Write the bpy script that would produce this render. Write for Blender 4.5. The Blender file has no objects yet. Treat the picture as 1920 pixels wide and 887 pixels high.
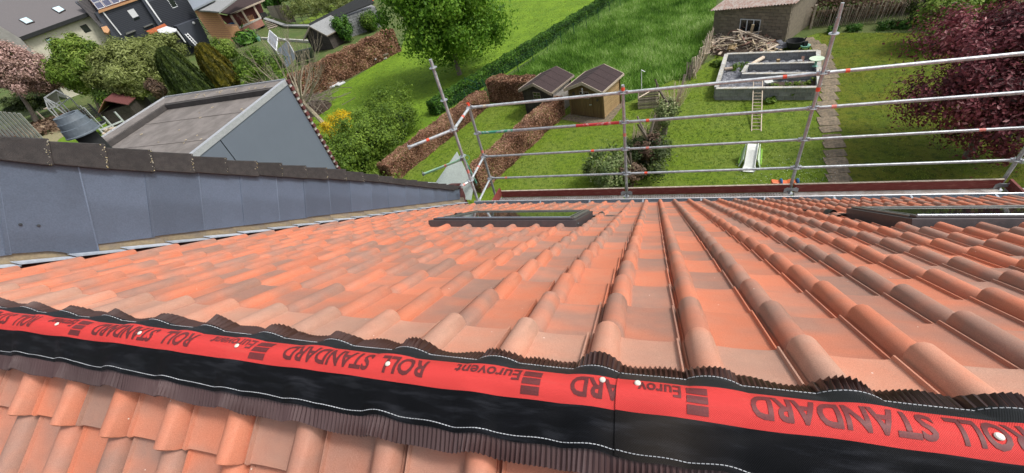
import bpy, bmesh, math, random
import numpy as np
from mathutils import Vector, Matrix
random.seed(7); rng = np.random.default_rng(7)
scene = bpy.context.scene
C = scene.collection

# ---------------------------------------------------------------- camera
EYE = np.array([0., 0., 10.])
F, CX, CY = 762., 960., 443.5                      # focal length and centre in photograph pixels
_z = np.array([250., 867., F]); _z /= np.linalg.norm(_z)
_x = np.array([2220., 39., -F]); _x -= _z * (_x @ _z); _x /= np.linalg.norm(_x)
_y = np.cross(_z, _x)
if _y[2] < 0: _y = -_y
RM = np.array([_x, _y, -_z])
cam = bpy.data.cameras.new('camera'); cam_o = bpy.data.objects.new('camera', cam); C.objects.link(cam_o)
cam.sensor_width = 36; cam.lens = 36 * F / 1920; cam.clip_start = .02; cam.clip_end = 3000
m = Matrix.Identity(4)
for i in range(3):
    m[i][0] = RM[i][0]; m[i][1] = -RM[i][1]; m[i][2] = -RM[i][2]; m[i][3] = EYE[i]
cam_o.matrix_world = m
scene.camera = cam_o

# ---------------------------------------------------------------- sky and sun (bright hazy day, soft shade)
SUN_EL, SUN_AZ = math.radians(54), math.radians(82)     # azimuth clockwise from +Y
w = bpy.data.worlds.new('World'); scene.world = w; w.use_nodes = True
nt = w.node_tree; bg = nt.nodes['Background']
sky = nt.nodes.new('ShaderNodeTexSky'); sky.sky_type = 'NISHITA'; sky.sun_disc = False
sky.sun_elevation = SUN_EL; sky.sun_rotation = SUN_AZ
sky.air_density = 1.0; sky.dust_density = 4.0; sky.ozone_density = 1.0
hs = nt.nodes.new('ShaderNodeHueSaturation'); hs.inputs['Saturation'].default_value = .35
nt.links.new(sky.outputs[0], hs.inputs['Color']); nt.links.new(hs.outputs[0], bg.inputs[0]); bg.inputs[1].default_value = .14
sun = bpy.data.lights.new('sun', 'SUN'); sun.energy = 1.8; sun.angle = math.radians(10); sun.color = (1, .96, .9)
sun_o = bpy.data.objects.new('sun', sun); C.objects.link(sun_o)
sd = Vector((math.sin(SUN_AZ) * math.cos(SUN_EL), math.cos(SUN_AZ) * math.cos(SUN_EL), math.sin(SUN_EL)))
sun_o.rotation_euler = sd.to_track_quat('Z', 'Y').to_euler(); sun_o.location = (0, 0, 40)
scene.view_settings.view_transform = 'Standard'; scene.view_settings.look = 'None'
scene.view_settings.exposure = 0.5; scene.view_settings.gamma = 1

# ---------------------------------------------------------------- measuring helpers (photograph pixel -> place)
def ray(x, y): return RM @ np.array([x - CX, y - CY, F])
def atz(x, y, z=0.): r = ray(x, y); return EYE + r * ((z - EYE[2]) / r[2])
def atx(x, y, X): r = ray(x, y); return EYE + r * (X / r[0])
def aty(x, y, Y): r = ray(x, y); return EYE + r * (Y / r[1])
class Plane:
    def __init__(s, p, n): s.p = np.array(p, float); s.n = np.array(n, float) / np.linalg.norm(n)
    def __call__(s, x, y): r = ray(x, y); return EYE + r * (((s.p - EYE) @ s.n) / (r @ s.n))
def vplane(a, b):                                   # upright plane through two points, normal towards the camera
    d = np.array(b) - np.array(a); n = np.array([d[1], -d[0], 0.])
    if n @ (EYE - a) < 0: n = -n
    return Plane(a, n)
def height(P, x, y): r = ray(x, y); t = (r[0] * P[0] + r[1] * P[1]) / (r[0] ** 2 + r[1] ** 2); return EYE[2] + r[2] * t
V3 = lambda *a: np.array(a, float)

# ---------------------------------------------------------------- object helpers
def tag(o, label=None, cat=None, group=None, kind=None):
    if label: o['label'] = label
    if cat: o['category'] = cat
    if group: o['group'] = group
    if kind: o['kind'] = kind
    return o
def thing(name, label, cat, loc=(0, 0, 0), group=None):
    o = bpy.data.objects.new(name, None); o.empty_display_size = .1; C.objects.link(o); o.location = Vector([float(a) for a in loc])
    return tag(o, label, cat, group)
def put(o, parent):
    if parent is not None:
        o.parent = parent
        o.matrix_parent_inverse = Matrix.Identity(4)
        root = parent
        off = Vector((0, 0, 0))
        while root is not None: off += root.location; root = root.parent
        o.location = o.location - off
    return o
def npmesh(name, v, f, attrs=None, smooth=False):
    v = np.asarray(v, np.float32); f = np.asarray(f, np.int32)
    me = bpy.data.meshes.new(name); k = f.shape[1]
    me.vertices.add(len(v)); me.vertices.foreach_set('co', v.ravel())
    me.loops.add(f.size); me.loops.foreach_set('vertex_index', f.ravel())
    me.polygons.add(len(f)); me.polygons.foreach_set('loop_start', np.arange(0, f.size, k, dtype=np.int32))
    me.polygons.foreach_set('use_smooth', np.full(len(f), smooth, dtype=bool))
    for an, (dom, ty, val) in (attrs or {}).items():
        a = me.attributes.new(an, ty, dom); a.data.foreach_set('vector' if ty == 'FLOAT_VECTOR' else 'value', np.asarray(val, np.float32).ravel())
    me.update(calc_edges=True); me.validate()
    return me
def link(name, me, mat, parent=None, kind=None, loc=None, origin=None):
    o = bpy.data.objects.new(name, me); C.objects.link(o)
    if mat is not None and len(me.materials) == 0: me.materials.append(mat)
    if loc is not None: o.location = Vector([float(a) for a in loc])
    put(o, parent)
    if kind: o['kind'] = kind
    return o
class MB:
    def __init__(s): s.v = []; s.f = []
    def add(s, v, f):
        n = len(s.v); s.v += [tuple(map(float, p)) for p in v]; s.f += [tuple(i + n for i in q) for q in f]; return s
    def box(s, c, size, R=None):
        c = np.array(c, float); h = np.array(size, float) / 2; R = np.eye(3) if R is None else R
        P = [c + R @ (h * V3(a, b, d)) for a in (-1, 1) for b in (-1, 1) for d in (-1, 1)]
        return s.add(P, [(0, 1, 3, 2), (4, 6, 7, 5), (0, 4, 5, 1), (2, 3, 7, 6), (0, 2, 6, 4), (1, 5, 7, 3)])
    def bar(s, a, b, wd, th, up=(0, 0, 1)):
        a = np.array(a, float); b = np.array(b, float); d = b - a; L = np.linalg.norm(d); d /= L
        u = np.array(up, float); x = np.cross(u, d)
        if np.linalg.norm(x) < 1e-5: x = np.cross(V3(1, 0, 0), d)
        x /= np.linalg.norm(x); y = np.cross(d, x)
        return s.box((a + b) / 2, (wd, th, L), np.stack([x, y, d], 1))
    def tube(s, a, b, r, n=10, r2=None, cap=True):
        a = np.array(a, float); b = np.array(b, float); d = b - a; d /= max(np.linalg.norm(d), 1e-9)
        x = np.cross(d, V3(0, 0, 1)) if abs(d[2]) < .9 else np.cross(d, V3(1, 0, 0)); x /= np.linalg.norm(x); y = np.cross(d, x)
        r2 = r if r2 is None else r2; P = []
        for c, q in ((a, r), (b, r2)):
            for i in range(n): t = 2 * math.pi * i / n; P.append(c + q * (math.cos(t) * x + math.sin(t) * y))
        Fs = [(i, (i + 1) % n, n + (i + 1) % n, n + i) for i in range(n)]
        if cap: Fs += [tuple(range(n - 1, -1, -1)), tuple(range(n, 2 * n))]
        return s.add(P, Fs)
    def ring(s, c, r0, r1, h, n=14, ax=(0, 0, 1)):
        P = []; z = np.array(ax, float)
        x = V3(1, 0, 0) if abs(z[0]) < .9 else V3(0, 1, 0); x = x - z * (x @ z); x /= np.linalg.norm(x); y = np.cross(z, x)
        for (rr, hh) in ((r0, -h / 2), (r1, -h / 2), (r1, h / 2), (r0, h / 2)):
            for i in range(n): t = 2 * math.pi * i / n; P.append(np.array(c) + rr * (math.cos(t) * x + math.sin(t) * y) + z * hh)
        return s.add(P, [(k * n + i, k * n + (i + 1) % n, ((k + 1) % 4) * n + (i + 1) % n, ((k + 1) % 4) * n + i) for k in range(4) for i in range(n)])
    def prism(s, pts, t):                           # flat outline pushed by the vector t
        n = len(pts); t = np.array(t, float); P = [np.array(p, float) for p in pts]; P += [p + t for p in P]
        return s.add(P, [tuple(range(n)), tuple(range(2 * n - 1, n - 1, -1))] + [(i, n + i, n + (i + 1) % n, (i + 1) % n) for i in range(n)])
    def lathe(s, c, prof, n=20, ax=(0, 0, 1)):
        z = np.array(ax, float); x = V3(1, 0, 0) if abs(z[0]) < .9 else V3(0, 1, 0); x = x - z * (x @ z); x /= np.linalg.norm(x); y = np.cross(z, x); P = []
        for (rr, hh) in prof:
            for i in range(n): t = 2 * math.pi * i / n; P.append(np.array(c) + rr * (math.cos(t) * x + math.sin(t) * y) + z * hh)
        return s.add(P, [(k * n + i, k * n + (i + 1) % n, (k + 1) * n + (i + 1) % n, (k + 1) * n + i) for k in range(len(prof) - 1) for i in range(n)])
    def mesh(s, name, smooth=False):
        me = bpy.data.meshes.new(name); me.from_pydata(s.v, [], s.f)
        if smooth: me.polygons.foreach_set('use_smooth', [True] * len(me.polygons)); me.set_sharp_from_angle(angle=math.radians(40))
        me.update(); return me
    def build(s, name, mat, parent=None, kind=None, smooth=False, bevel=0):
        if not s.v: return None
        V = np.array(s.v); c = V.mean(0); s.v = [tuple(p) for p in V - c]
        o = link(name, s.mesh(name, smooth), mat, parent, kind, loc=c)
        if bevel:
            b = o.modifiers.new('bevel', 'BEVEL'); b.width = bevel; b.segments = 2; b.limit_method = 'ANGLE'
        return o

# ---------------------------------------------------------------- materials
def material(name):
    mt = bpy.data.materials.new(name); mt.use_nodes = True; t = mt.node_tree
    return mt, t, t.nodes['Principled BSDF'], t.nodes.new, t.links.new
def mixc(t, fac, a, b, mode='MIX'):
    n = t.nodes.new('ShaderNodeMix'); n.data_type = 'RGBA'; n.blend_type = mode
    for s, v in ((0, fac), (6, a), (7, b)):
        if isinstance(v, (int, float)): n.inputs[s].default_value = v
        elif isinstance(v, tuple): n.inputs[s].default_value = (*v, 1)
        else: t.links.new(v, n.inputs[s])
    return n.outputs[2]
def mathn(t, op, a, b=None, clamp=False):
    n = t.nodes.new('ShaderNodeMath'); n.operation = op; n.use_clamp = clamp
    for i, v in enumerate((a, b)):
        if v is None: continue
        if isinstance(v, (int, float)): n.inputs[i].default_value = v
        else: t.links.new(v, n.inputs[i])
    return n.outputs[0]
def ramp(t, fac, lo, hi, a=0., b=1.):
    n = t.nodes.new('ShaderNodeMapRange'); n.interpolation_type = 'SMOOTHSTEP'; t.links.new(fac, n.inputs[0])
    for i, v in enumerate((lo, hi, a, b)): n.inputs[i + 1].default_value = v
    return n.outputs[0]
def noise(t, vec, scale, detail=4, rough=.6, out=0):
    n = t.nodes.new('ShaderNodeTexNoise'); n.inputs['Scale'].default_value = scale; n.inputs['Detail'].default_value = detail; n.inputs['Roughness'].default_value = rough
    if vec is not None: t.links.new(vec, n.inputs['Vector'])
    return n.outputs[out]
def coords(t, kind='Object', sc=None):
    o = t.nodes.new('ShaderNodeTexCoord').outputs[kind]
    if sc:
        mp = t.nodes.new('ShaderNodeMapping'); mp.inputs['Scale'].default_value = sc; t.links.new(o, mp.inputs['Vector']); o = mp.outputs[0]
    return o
def bumpn(t, h, strength, dist, bs):
    n = t.nodes.new('ShaderNodeBump'); n.inputs['Strength'].default_value = strength; n.inputs['Distance'].default_value = dist
    t.links.new(h, n.inputs['Height']); t.links.new(n.outputs[0], bs.inputs['Normal'])
def mat(name, c, c2=None, rough=.75, scale=6, bump=.0, metal=0., rnd=.12, fine=60, stretch=None, spec=.5, lo=.35, hi=.65):
    mt, t, bs, N, L = material(name)
    v = coords(t, 'Object', stretch)
    if c2 is None: c2 = tuple(x * .72 for x in c)
    f = noise(t, v, scale, 5); col = mixc(t, ramp(t, f, lo, hi), c, c2)
    g = noise(t, v, fine, 3); col = mixc(t, .35, col, mixc(t, g, (0, 0, 0), (1, 1, 1)), 'OVERLAY')
    if rnd:
        oi = N('ShaderNodeObjectInfo').outputs['Random']
        hv = N('ShaderNodeHueSaturation'); L(col, hv.inputs['Color']); L(ramp(t, oi, 0, 1, 1 - rnd, 1 + rnd), hv.inputs['Value']); col = hv.outputs[0]
    L(col, bs.inputs['Base Color']); bs.inputs['Roughness'].default_value = rough; bs.inputs['Metallic'].default_value = metal
    bs.inputs['Specular IOR Level'].default_value = spec
    if bump: bumpn(t, g, bump, .01, bs)
    return mt
def leafmat(name, stops, trans=.35, rough=.55):
    """foliage colour by the per-leaf attribute 'rnd'"""
    mt, t, bs, N, L = material(name)
    at = N('ShaderNodeAttribute'); at.attribute_name = 'rnd'
    cr = N('ShaderNodeValToRGB'); L(at.outputs['Fac'], cr.inputs[0])
    el = cr.color_ramp.elements
    while len(el) < len(stops): el.new(.5)
    for e, (p, c) in zip(el, stops): e.position = p; e.color = (*c, 1)
    L(cr.outputs[0], bs.inputs['Base Color']); bs.inputs['Roughness'].default_value = rough; bs.inputs['Specular IOR Level'].default_value = .3
    tr = N('ShaderNodeBsdfTranslucent'); L(cr.outputs[0], tr.inputs[0]); mx = N('ShaderNodeMixShader'); mx.inputs[0].default_value = trans
    L(bs.outputs[0], mx.inputs[1]); L(tr.outputs[0], mx.inputs[2]); L(mx.outputs[0], t.nodes['Material Output'].inputs[0])
    return mt

# clay roof tile: flamed orange / brown engobe
def tile_material():
    mt, t, bs, N, L = material('clay_tile')
    a = N('ShaderNodeAttribute'); a.attribute_name = 'tuv'
    b = N('ShaderNodeAttribute'); b.attribute_name = 'tint'
    d = N('ShaderNodeAttribute'); d.attribute_name = 'dust'
    k = N('ShaderNodeAttribute'); k.attribute_name = 'seed'
    r = mathn(t, 'ADD', N('ShaderNodeObjectInfo').outputs['Random'], k.outputs['Fac'])
    cb = N('ShaderNodeCombineXYZ'); L(mathn(t, 'MULTIPLY', r, 37.), cb.inputs[0]); L(mathn(t, 'MULTIPLY', r, 91.), cb.inputs[1]); L(mathn(t, 'MULTIPLY', r, 13.), cb.inputs[2])
    va = N('ShaderNodeVectorMath'); L(a.outputs['Vector'], va.inputs[0]); L(cb.outputs[0], va.inputs[1]); v = va.outputs[0]
    mp = N('ShaderNodeMapping'); mp.inputs['Scale'].default_value = (.75, 1.5, 1); L(v, mp.inputs['Vector']); n1 = noise(t, mp.outputs[0], 4.6, 2.5, .5); n2 = noise(t, v, 650, 2, .7); n3 = noise(t, v, 26, 3)
    f = mathn(t, 'ADD', b.outputs['Fac'], mathn(t, 'MULTIPLY', mathn(t, 'SUBTRACT', n1, .5), 2.4))
    f = mathn(t, 'ADD', f, mathn(t, 'MULTIPLY', mathn(t, 'SUBTRACT', n2, .5), .45))
    f = ramp(t, f, -.1, 1.1)
    col = mixc(t, f, (.55, .178, .097), (.300, .172, .132))
    col = mixc(t, mathn(t, 'MULTIPLY', ramp(t, n3, .4, .7), .18), col, (.50, .20, .12))
    n4 = noise(t, v, 9, 5, .7); col = mixc(t, mathn(t, 'MULTIPLY', ramp(t, n4, .40, .80), .30), col, (.50, .27, .19))
    col = mixc(t, mathn(t, 'MULTIPLY', d.outputs['Fac'], mathn(t, 'ADD', .1, n4)), col, (.50, .29, .21))
    # chalk flecks
    vo = N('ShaderNodeTexVoronoi'); vo.inputs['Scale'].default_value = 55; L(v, vo.inputs['Vector'])
    fl = mathn(t, 'LESS_THAN', vo.outputs['Distance'], .10); vc = N('ShaderNodeSeparateColor'); L(vo.outputs['Color'], vc.inputs[0])
    fl = mathn(t, 'MULTIPLY', fl, mathn(t, 'GREATER_THAN', vc.outputs[0], .972)); col = mixc(t, fl, col, (.75, .66, .58))
    hv = N('ShaderNodeHueSaturation'); L(col, hv.inputs['Color']); L(ramp(t, r, 0, 1.0, .93, 1.07), hv.inputs['Value'])
    L(mixc(t, .62, hv.outputs[0], mixc(t, n2, (0, 0, 0), (1, 1, 1)), 'OVERLAY'), bs.inputs['Base Color'])
    bs.inputs['Roughness'].default_value = .62; bs.inputs['Specular IOR Level'].default_value = .35
    bumpn(t, n2, .25, .002, bs)
    return mt
TILE = tile_material()

ZINC = mat('zinc_sheet', (.40, .44, .48), (.30, .33, .37), .45, 14, .05, .6, .04)
GALV = mat('galvanised_tube', (.50, .53, .55), (.36, .38, .40), .42, 22, .1, .55, .08, fine=90)
GALVL = mat('pale_galvanised_rail', (.60, .64, .66), (.42, .45, .47), .40, 18, .1, .45, .08, fine=70)
TAPE = mat('orange_tape', (.85, .10, .04), (.70, .09, .05), .5, 30, 0, 0, .1)
TAPEP = mat('faded_pink_tape', (.75, .25, .20), (.6, .2, .17), .5, 30)
CREAMT = mat('cream_tape', (.7, .62, .48), None, .5, 30)
GREENP = mat('green_painted_tube', (.06, .30, .20), (.35, .45, .42), .5, 14, .1, .1, 0, lo=.5, hi=.6)
LGREEN = mat('light_green_tube', (.30, .62, .36), (.45, .6, .5), .5, 14, .1)
REDP = mat('red_worn_paint', (.48, .035, .04), (.55, .25, .24), .55, 16, .1, lo=.55, hi=.62)
TOE = mat('red_brown_toe_board', (.17, .028, .022), (.27, .10, .075), .7, 9, .3, 0, .2, fine=40, stretch=(1, 6, 6), lo=.5, hi=.72)
DECKM = mat('worn_alloy_deck', (.50, .49, .47), (.38, .33, .29), .55, 7, .1, .3)
PLASTW = mat('dull_white_plastic', (.42, .49, .46), (.36, .42, .40), .4, 5)
SLATE = mat('dark_wall_cladding', (.105, .135, .190), (.085, .108, .150), .34, 2.2, .12, 0, .10, fine=120)
COPING = mat('dark_concrete_coping', (.042, .038, .037), (.028, .026, .026), .8, 25, .5, 0, .14, fine=180)
LICHEN = mat('lichen', (.42, .42, .38), (.40, .33, .12), .9, 60, .4)
LEADM = mat('brownish_lead_flashing', (.22, .185, .145), (.30, .24, .15), .6, 9, .2, .2, .1)
LEADE = mat('bright_lead_edge', (.42, .46, .52), (.30, .34, .40), .5, 20, .2, 0)
FRAME = mat('brown_grey_aluminium', (.085, .072, .075), (.07, .062, .066), .45, 30, .03, .3, .03, fine=200)
FRAMEL = mat('light_skylight_rail', (.42, .45, .52), (.36, .39, .45), .25, 20, 0, .7)
FRAMEG = mat('grey_skylight_cover', (.20, .20, .19), (.16, .16, .155), .4, 20, 0, .5)
BLACKP = mat('black_rubber', (.012, .012, .013), None, .6, 20)
PLEATD = mat('dark_pleated_lead', (.065, .075, .085), (.045, .05, .06), .5, 40, .1, .4)
def glassmat():
    mt, t, bs, N, L = material('window_glass'); bs.inputs['Base Color'].default_value = (.012, .016, .018, 1); bs.inputs['Roughness'].default_value = .04
    bs.inputs['Specular IOR Level'].default_value = .8; return mt
GLASS = glassmat()
WOODG = mat('weathered_wood', (.36, .30, .24), (.22, .18, .14), .85, 12, .4, 0, .3, stretch=(1, 1, 1))
WOODP = mat('pale_dry_wood', (.58, .49, .38), (.40, .32, .25), .85, 12, .4, 0, .35)
WOODR = mat('reddish_old_wood', (.22, .11, .08), (.14, .08, .06), .85, 12, .4, 0, .35)
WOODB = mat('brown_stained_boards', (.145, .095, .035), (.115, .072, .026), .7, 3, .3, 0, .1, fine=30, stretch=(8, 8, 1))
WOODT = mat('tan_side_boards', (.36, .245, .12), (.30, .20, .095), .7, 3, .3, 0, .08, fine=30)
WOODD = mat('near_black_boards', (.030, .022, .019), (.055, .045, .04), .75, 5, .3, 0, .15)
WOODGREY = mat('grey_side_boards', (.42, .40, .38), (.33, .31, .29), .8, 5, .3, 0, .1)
FELT = mat('brown_roofing_felt', (.040, .023, .023), (.030, .018, .018), .9, 10, .5, 0, .05, fine=140)
TRIM = mat('pale_wood_trim', (.50, .42, .33), (.40, .33, .25), .75, 8, .2)
CONC = mat('concrete_block', (.30, .31, .31), (.22, .225, .23), .9, 12, .5, 0, .16, fine=80)
CONCB = mat('brownish_cinder_block', (.22, .185, .135), (.16, .135, .10), .95, 8, .5, 0, .14, fine=70)
CONCL = mat('light_capping_stone', (.42, .43, .42), (.36, .33, .27), .85, 6, .3, 0, .14)
SLAB = mat('gritty_paving_slab', (.235, .18, .12), (.12, .10, .07), .95, 9, .6, 0, .15, fine=60)
FILM = mat('grey_weed_film', (.16, .165, .19), (.085, .09, .105), .45, 7, .8, 0, .05, fine=18)
SOIL = mat('dark_soil', (.05, .033, .024), (.075, .05, .035), .95, 12, .6)
BITUM = mat('bitumen_roof', (.20, .178, .165), (.135, .12, .11), .9, 2.2, .4, 0, .03, fine=90)
BITUMD = mat('dark_bitumen', (.062, .055, .052), (.045, .04, .038), .85, 4, .4)
PANEL = mat('blue_grey_facade_panel', (.125, .150, .185), (.118, .142, .176), .55, 1.2, .02, 0, .02, fine=200)
ALUW = mat('whitish_metal_trim', (.55, .57, .60), (.48, .50, .53), .4, 10, 0, .4)
RENDER_ = mat('cream_render', (.52, .50, .40), (.46, .44, .35), .9, 3, .1, 0, 0)
RENDERG = mat('grey_render', (.26, .255, .235), (.22, .215, .20), .9, 3)
ROOFG = mat('grey_roof_shingle', (.125, .115, .118), (.10, .093, .096), .85, 20, .3, fine=90)
SHING = mat('dark_slate_shingle', (.050, .058, .078), (.040, .047, .063), .7, 14, .3, 0, .12, fine=90)
SHINGD = mat('blackish_slate_wall', (.028, .031, .042), (.022, .026, .034), .7, 14, .3, 0, .2)
SOLAR = mat('solar_cell', (.10, .105, .16), (.08, .085, .13), .25, 4, 0, .2, .05)
WHITE = mat('white_paint', (.70, .72, .73), (.60, .62, .64), .5, 10)
ORANGE = mat('orange_blind', (.62, .16, .06), (.5, .13, .05), .7, 8)
BRICKT = mat('tan_brick', (.46, .255, .125), (.38, .20, .10), .85, 6, .3, 0, .12, stretch=(1, 1, 3))
BRICKR = mat('pinkish_brick', (.32, .15, .11), (.26, .12, .09), .85, 8, .3, 0, .12)
REDBR = mat('dark_red_brick', (.12, .035, .032), None, .85, 10, .3, 0, .2)
RUST = mat('rusty_corrugated_sheet', (.26, .16, .13), (.34, .30, .27), .8, 5, .3, 0, .1)
CLAYF = mat('old_clay_roof', (.30, .13, .09), (.22, .11, .08), .85, 9, .3)
BARK = mat('bark', (.20, .165, .13), (.12, .10, .08), .9, 14, .6)
BARKP = mat('pale_bark', (.36, .31, .22), (.24, .20, .15), .9, 10, .5)
STRAW = mat('dead_straw', (.48, .40, .27), (.33, .26, .17), .9, 14, .3)
BLACKN = mat('black_netting', (.015, .017, .018), None, .9, 10)
TEAL = mat('pale_green_plastic', (.22, .48, .38), None, .5, 10)
BLUE = mat('blue_plastic', (.02, .13, .32), None, .45, 10)
ORPL = mat('orange_plastic', (.72, .15, .04), None, .45, 10)
LIME = mat('lime_plastic', (.58, .70, .52), (.52, .64, .48), .45, 10)
LIMED = mat('bright_lime_plastic', (.25, .52, .03), None, .45, 10)
WHPL = mat('white_plastic', (.66, .68, .64), (.58, .60, .56), .45, 10)
GREENW = mat('green_coated_wire', (.012, .075, .035), None, .5, 10)
TARP = mat('pale_blue_tarp', (.30, .35, .38), (.18, .22, .24), .5, 6)

def grassmat(name, a, b, c, s1=.5, s2=9):
    mt, t, bs, N, L = material(name); v = coords(t, 'Object')
    n1 = noise(t, v, s1, 4); n2 = noise(t, v, s2 * .45, 6, .75); n3 = noise(t, v, 45, 4, .8)
    col = mixc(t, ramp(t, n1, .35, .65), a, b); col = mixc(t, ramp(t, n2, .46, .66), col, c)
    n5 = noise(t, v, 1.7, 6, .8); col = mixc(t, mathn(t, 'MULTIPLY', ramp(t, n5, .60, .74), .55), col, (.13, .105, .05))
    col = mixc(t, .5, col, mixc(t, n3, (.05, .05, .05), (.95, .95, .95)), 'OVERLAY')
    L(col, bs.inputs['Base Color']); bs.inputs['Roughness'].default_value = .9; bs.inputs['Specular IOR Level'].default_value = .15
    ad = mathn(t, 'ADD', n2, n3); bumpn(t, ad, .9, .05, bs); return mt
G_FAR = grassmat('rough_grass', (.085, .13, .035), (.12, .14, .05), (.06, .10, .03), .15, 3)
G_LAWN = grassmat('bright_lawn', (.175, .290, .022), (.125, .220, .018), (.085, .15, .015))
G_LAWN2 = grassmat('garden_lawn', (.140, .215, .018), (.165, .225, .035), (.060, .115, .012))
G_LAWN3 = grassmat('mossy_lawn_painted_shade', (.105, .15, .014), (.150, .160, .018), (.050, .080, .010), .7)  # darker greens: the shade on this lawn is put into the colour
G_FIELD = grassmat('field_ground', (.09, .18, .025), (.05, .12, .02), (.14, .23, .04))
BLADE = leafmat('grass_blade', [(0, (.03, .07, .008)), (.45, (.165, .245, .015)), (1, (.44, .50, .08))], .3)
BLADEF = leafmat('tall_grass_blade', [(0, (.035, .10, .012)), (.4, (.13, .28, .03)), (.75, (.28, .46, .09)), (1, (.50, .62, .26))], .4)
L_MAPLE = leafmat('maple_leaf', [(0, (.045, .12, .010)), (.5, (.13, .28, .020)), (1, (.28, .45, .05))], .45)
L_DARK = leafmat('dark_shrub_leaf', [(0, (.020, .045, .006)), (.5, (.085, .160, .015)), (1, (.23, .34, .04))], .3)
L_HEDGE = leafmat('clipped_hedge_leaf', [(0, (.012, .045, .006)), (.5, (.045, .13, .012)), (1, (.13, .27, .025))], .25)
L_BEECH = leafmat('brown_beech_leaf', [(0, (.07, .034, .020)), (.45, (.24, .115, .065)), (.8, (.60, .36, .25)), (1, (.14, .18, .03))], .25)
L_OLIVE = leafmat('olive_willow_leaf', [(0, (.06, .08, .018)), (.5, (.20, .235, .06)), (1, (.40, .45, .18))], .35)
L_FRESH = leafmat('fresh_green_leaf', [(0, (.05, .10, .012)), (.5, (.15, .24, .025)), (1, (.33, .42, .09))], .35)
L_CONIF = leafmat('conifer_leaf', [(0, (.012, .024, .005)), (.6, (.042, .065, .012)), (1, (.10, .135, .025))], .1)
L_GOLD = leafmat('golden_conifer_leaf', [(0, (.035, .038, .006)), (.5, (.105, .095, .010)), (1, (.24, .19, .02))], .1)
L_PINK = leafmat('pink_blossom', [(0, (.10, .07, .04)), (.35, (.30, .19, .15)), (.75, (.62, .42, .38)), (.9, (.70, .50, .46)), (1, (.25, .25, .10))], .3)
L_RED = leafmat('dark_red_leaf', [(0, (.02, .012, .012)), (.4, (.12, .026, .034)), (.75, (.30, .075, .09)), (1, (.58, .30, .30))], .3)
L_YELL = leafmat('yellow_flower', [(0, (.10, .14, .02)), (.35, (.60, .42, .01)), (1, (.80, .60, .02))], .3)
L_IVY = leafmat('variegated_ivy_leaf', [(0, (.03, .06, .012)), (.45, (.14, .20, .06)), (.8, (.38, .42, .20)), (1, (.62, .60, .38))], .25)
L_DEAD = leafmat('dead_brown_leaf', [(0, (.07, .045, .03)), (.6, (.16, .10, .065)), (1, (.32, .24, .16))], .2)

# ---------------------------------------------------------------- foliage helpers
def leafquads(P, Nn, size, elong=1.0, drop=None):
    """P points, Nn normals -> quads"""
    n = len(P); a = rng.normal(size=(n, 3)); a -= Nn * (a * Nn).sum(1)[:, None]; a /= np.linalg.norm(a, axis=1)[:, None] + 1e-9
    if drop is not None:
        a = np.tile(np.array(drop, float), (n, 1)) + rng.normal(size=(n, 3)) * .25; a /= np.linalg.norm(a, axis=1)[:, None]
    b = np.cross(Nn, a); b /= np.linalg.norm(b, axis=1)[:, None] + 1e-9
    s = (size * rng.uniform(.6, 1.35, n))[:, None]; a = a * s * elong; b = b * s * .62
    fold = Nn * s * .18
    V = np.stack([P - a, P - b + fold, P + a, P + b + fold], 1).reshape(-1, 3)
    return V, np.arange(4 * n).reshape(n, 4)
def leaf_object(name, P, Nn, size, M_, parent=None, kind=None, elong=1., drop=None, tone=None):
    V, Fq = leafquads(P, Nn, size, elong, drop)
    r = np.clip(rng.normal(.5, .25, len(P)) if tone is None else tone + rng.normal(0, .16, len(P)), 0, 1)
    c = P.mean(0)
    me = npmesh(name, V - c, Fq, {'rnd': ('FACE', 'FLOAT', r)})
    return link(name, me, M_, parent, kind, loc=c)
def crown_points(c, R, n, clumps=40, spread=.20, shell=.55, flat=.0):
    """clumped leaves through an uneven ellipsoid; returns points, normals, tone per leaf"""
    c = np.array(c, float); R = np.array(R, float)
    d = rng.normal(size=(clumps, 3)); d /= np.linalg.norm(d, axis=1)[:, None]
    rad = shell + (1 - shell) * rng.random(clumps) ** .6
    lump = rng.uniform(.70, 1.22, clumps)
    cc = d * (rad * lump)[:, None]; tone_c = rng.uniform(.25, .75, clumps)
    k = rng.integers(0, clumps, n); off = rng.normal(size=(n, 3)) * spread * rng.uniform(.5, 1.3, clumps)[k][:, None]
    p = cc[k] + off; nn = off / (np.linalg.norm(off, axis=1)[:, None] + 1e-9) + .7 * p + rng.normal(size=(n, 3)) * .5 + V3(0, 0, .5)
    nn /= np.linalg.norm(nn, axis=1)[:, None]
    return c + p * R, nn, tone_c[k]
def limbs(mb, base, top, r, depth, spread=.5, seed=0, n=7):
    rnd = random.Random(seed)
    def go(a, d, L, r, k):
        segs = 3; p = np.array(a, float); d = np.array(d, float); rr = r
        for i in range(segs):
            q = p + d * L / segs; mb.tube(p, q, rr, max(4, n - (depth - k)), rr * .86, cap=False); p = q; rr *= .86
            d = d + np.array([rnd.uniform(-1, 1), rnd.uniform(-1, 1), rnd.uniform(-.4, .6)]) * .13; d /= np.linalg.norm(d)
        if k > 0:
            for j in range(rnd.choice((2, 3, 3))):
                e = d + np.array([rnd.uniform(-1, 1), rnd.uniform(-1, 1), rnd.uniform(-.1, .7)]) * spread; e /= np.linalg.norm(e)
                go(p, e, L * rnd.uniform(.6, .85), rr * .68, k - 1)
    d = np.array(top, float) - np.array(base, float); L = np.linalg.norm(d); go(base, d / L, L, r, depth)
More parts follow.
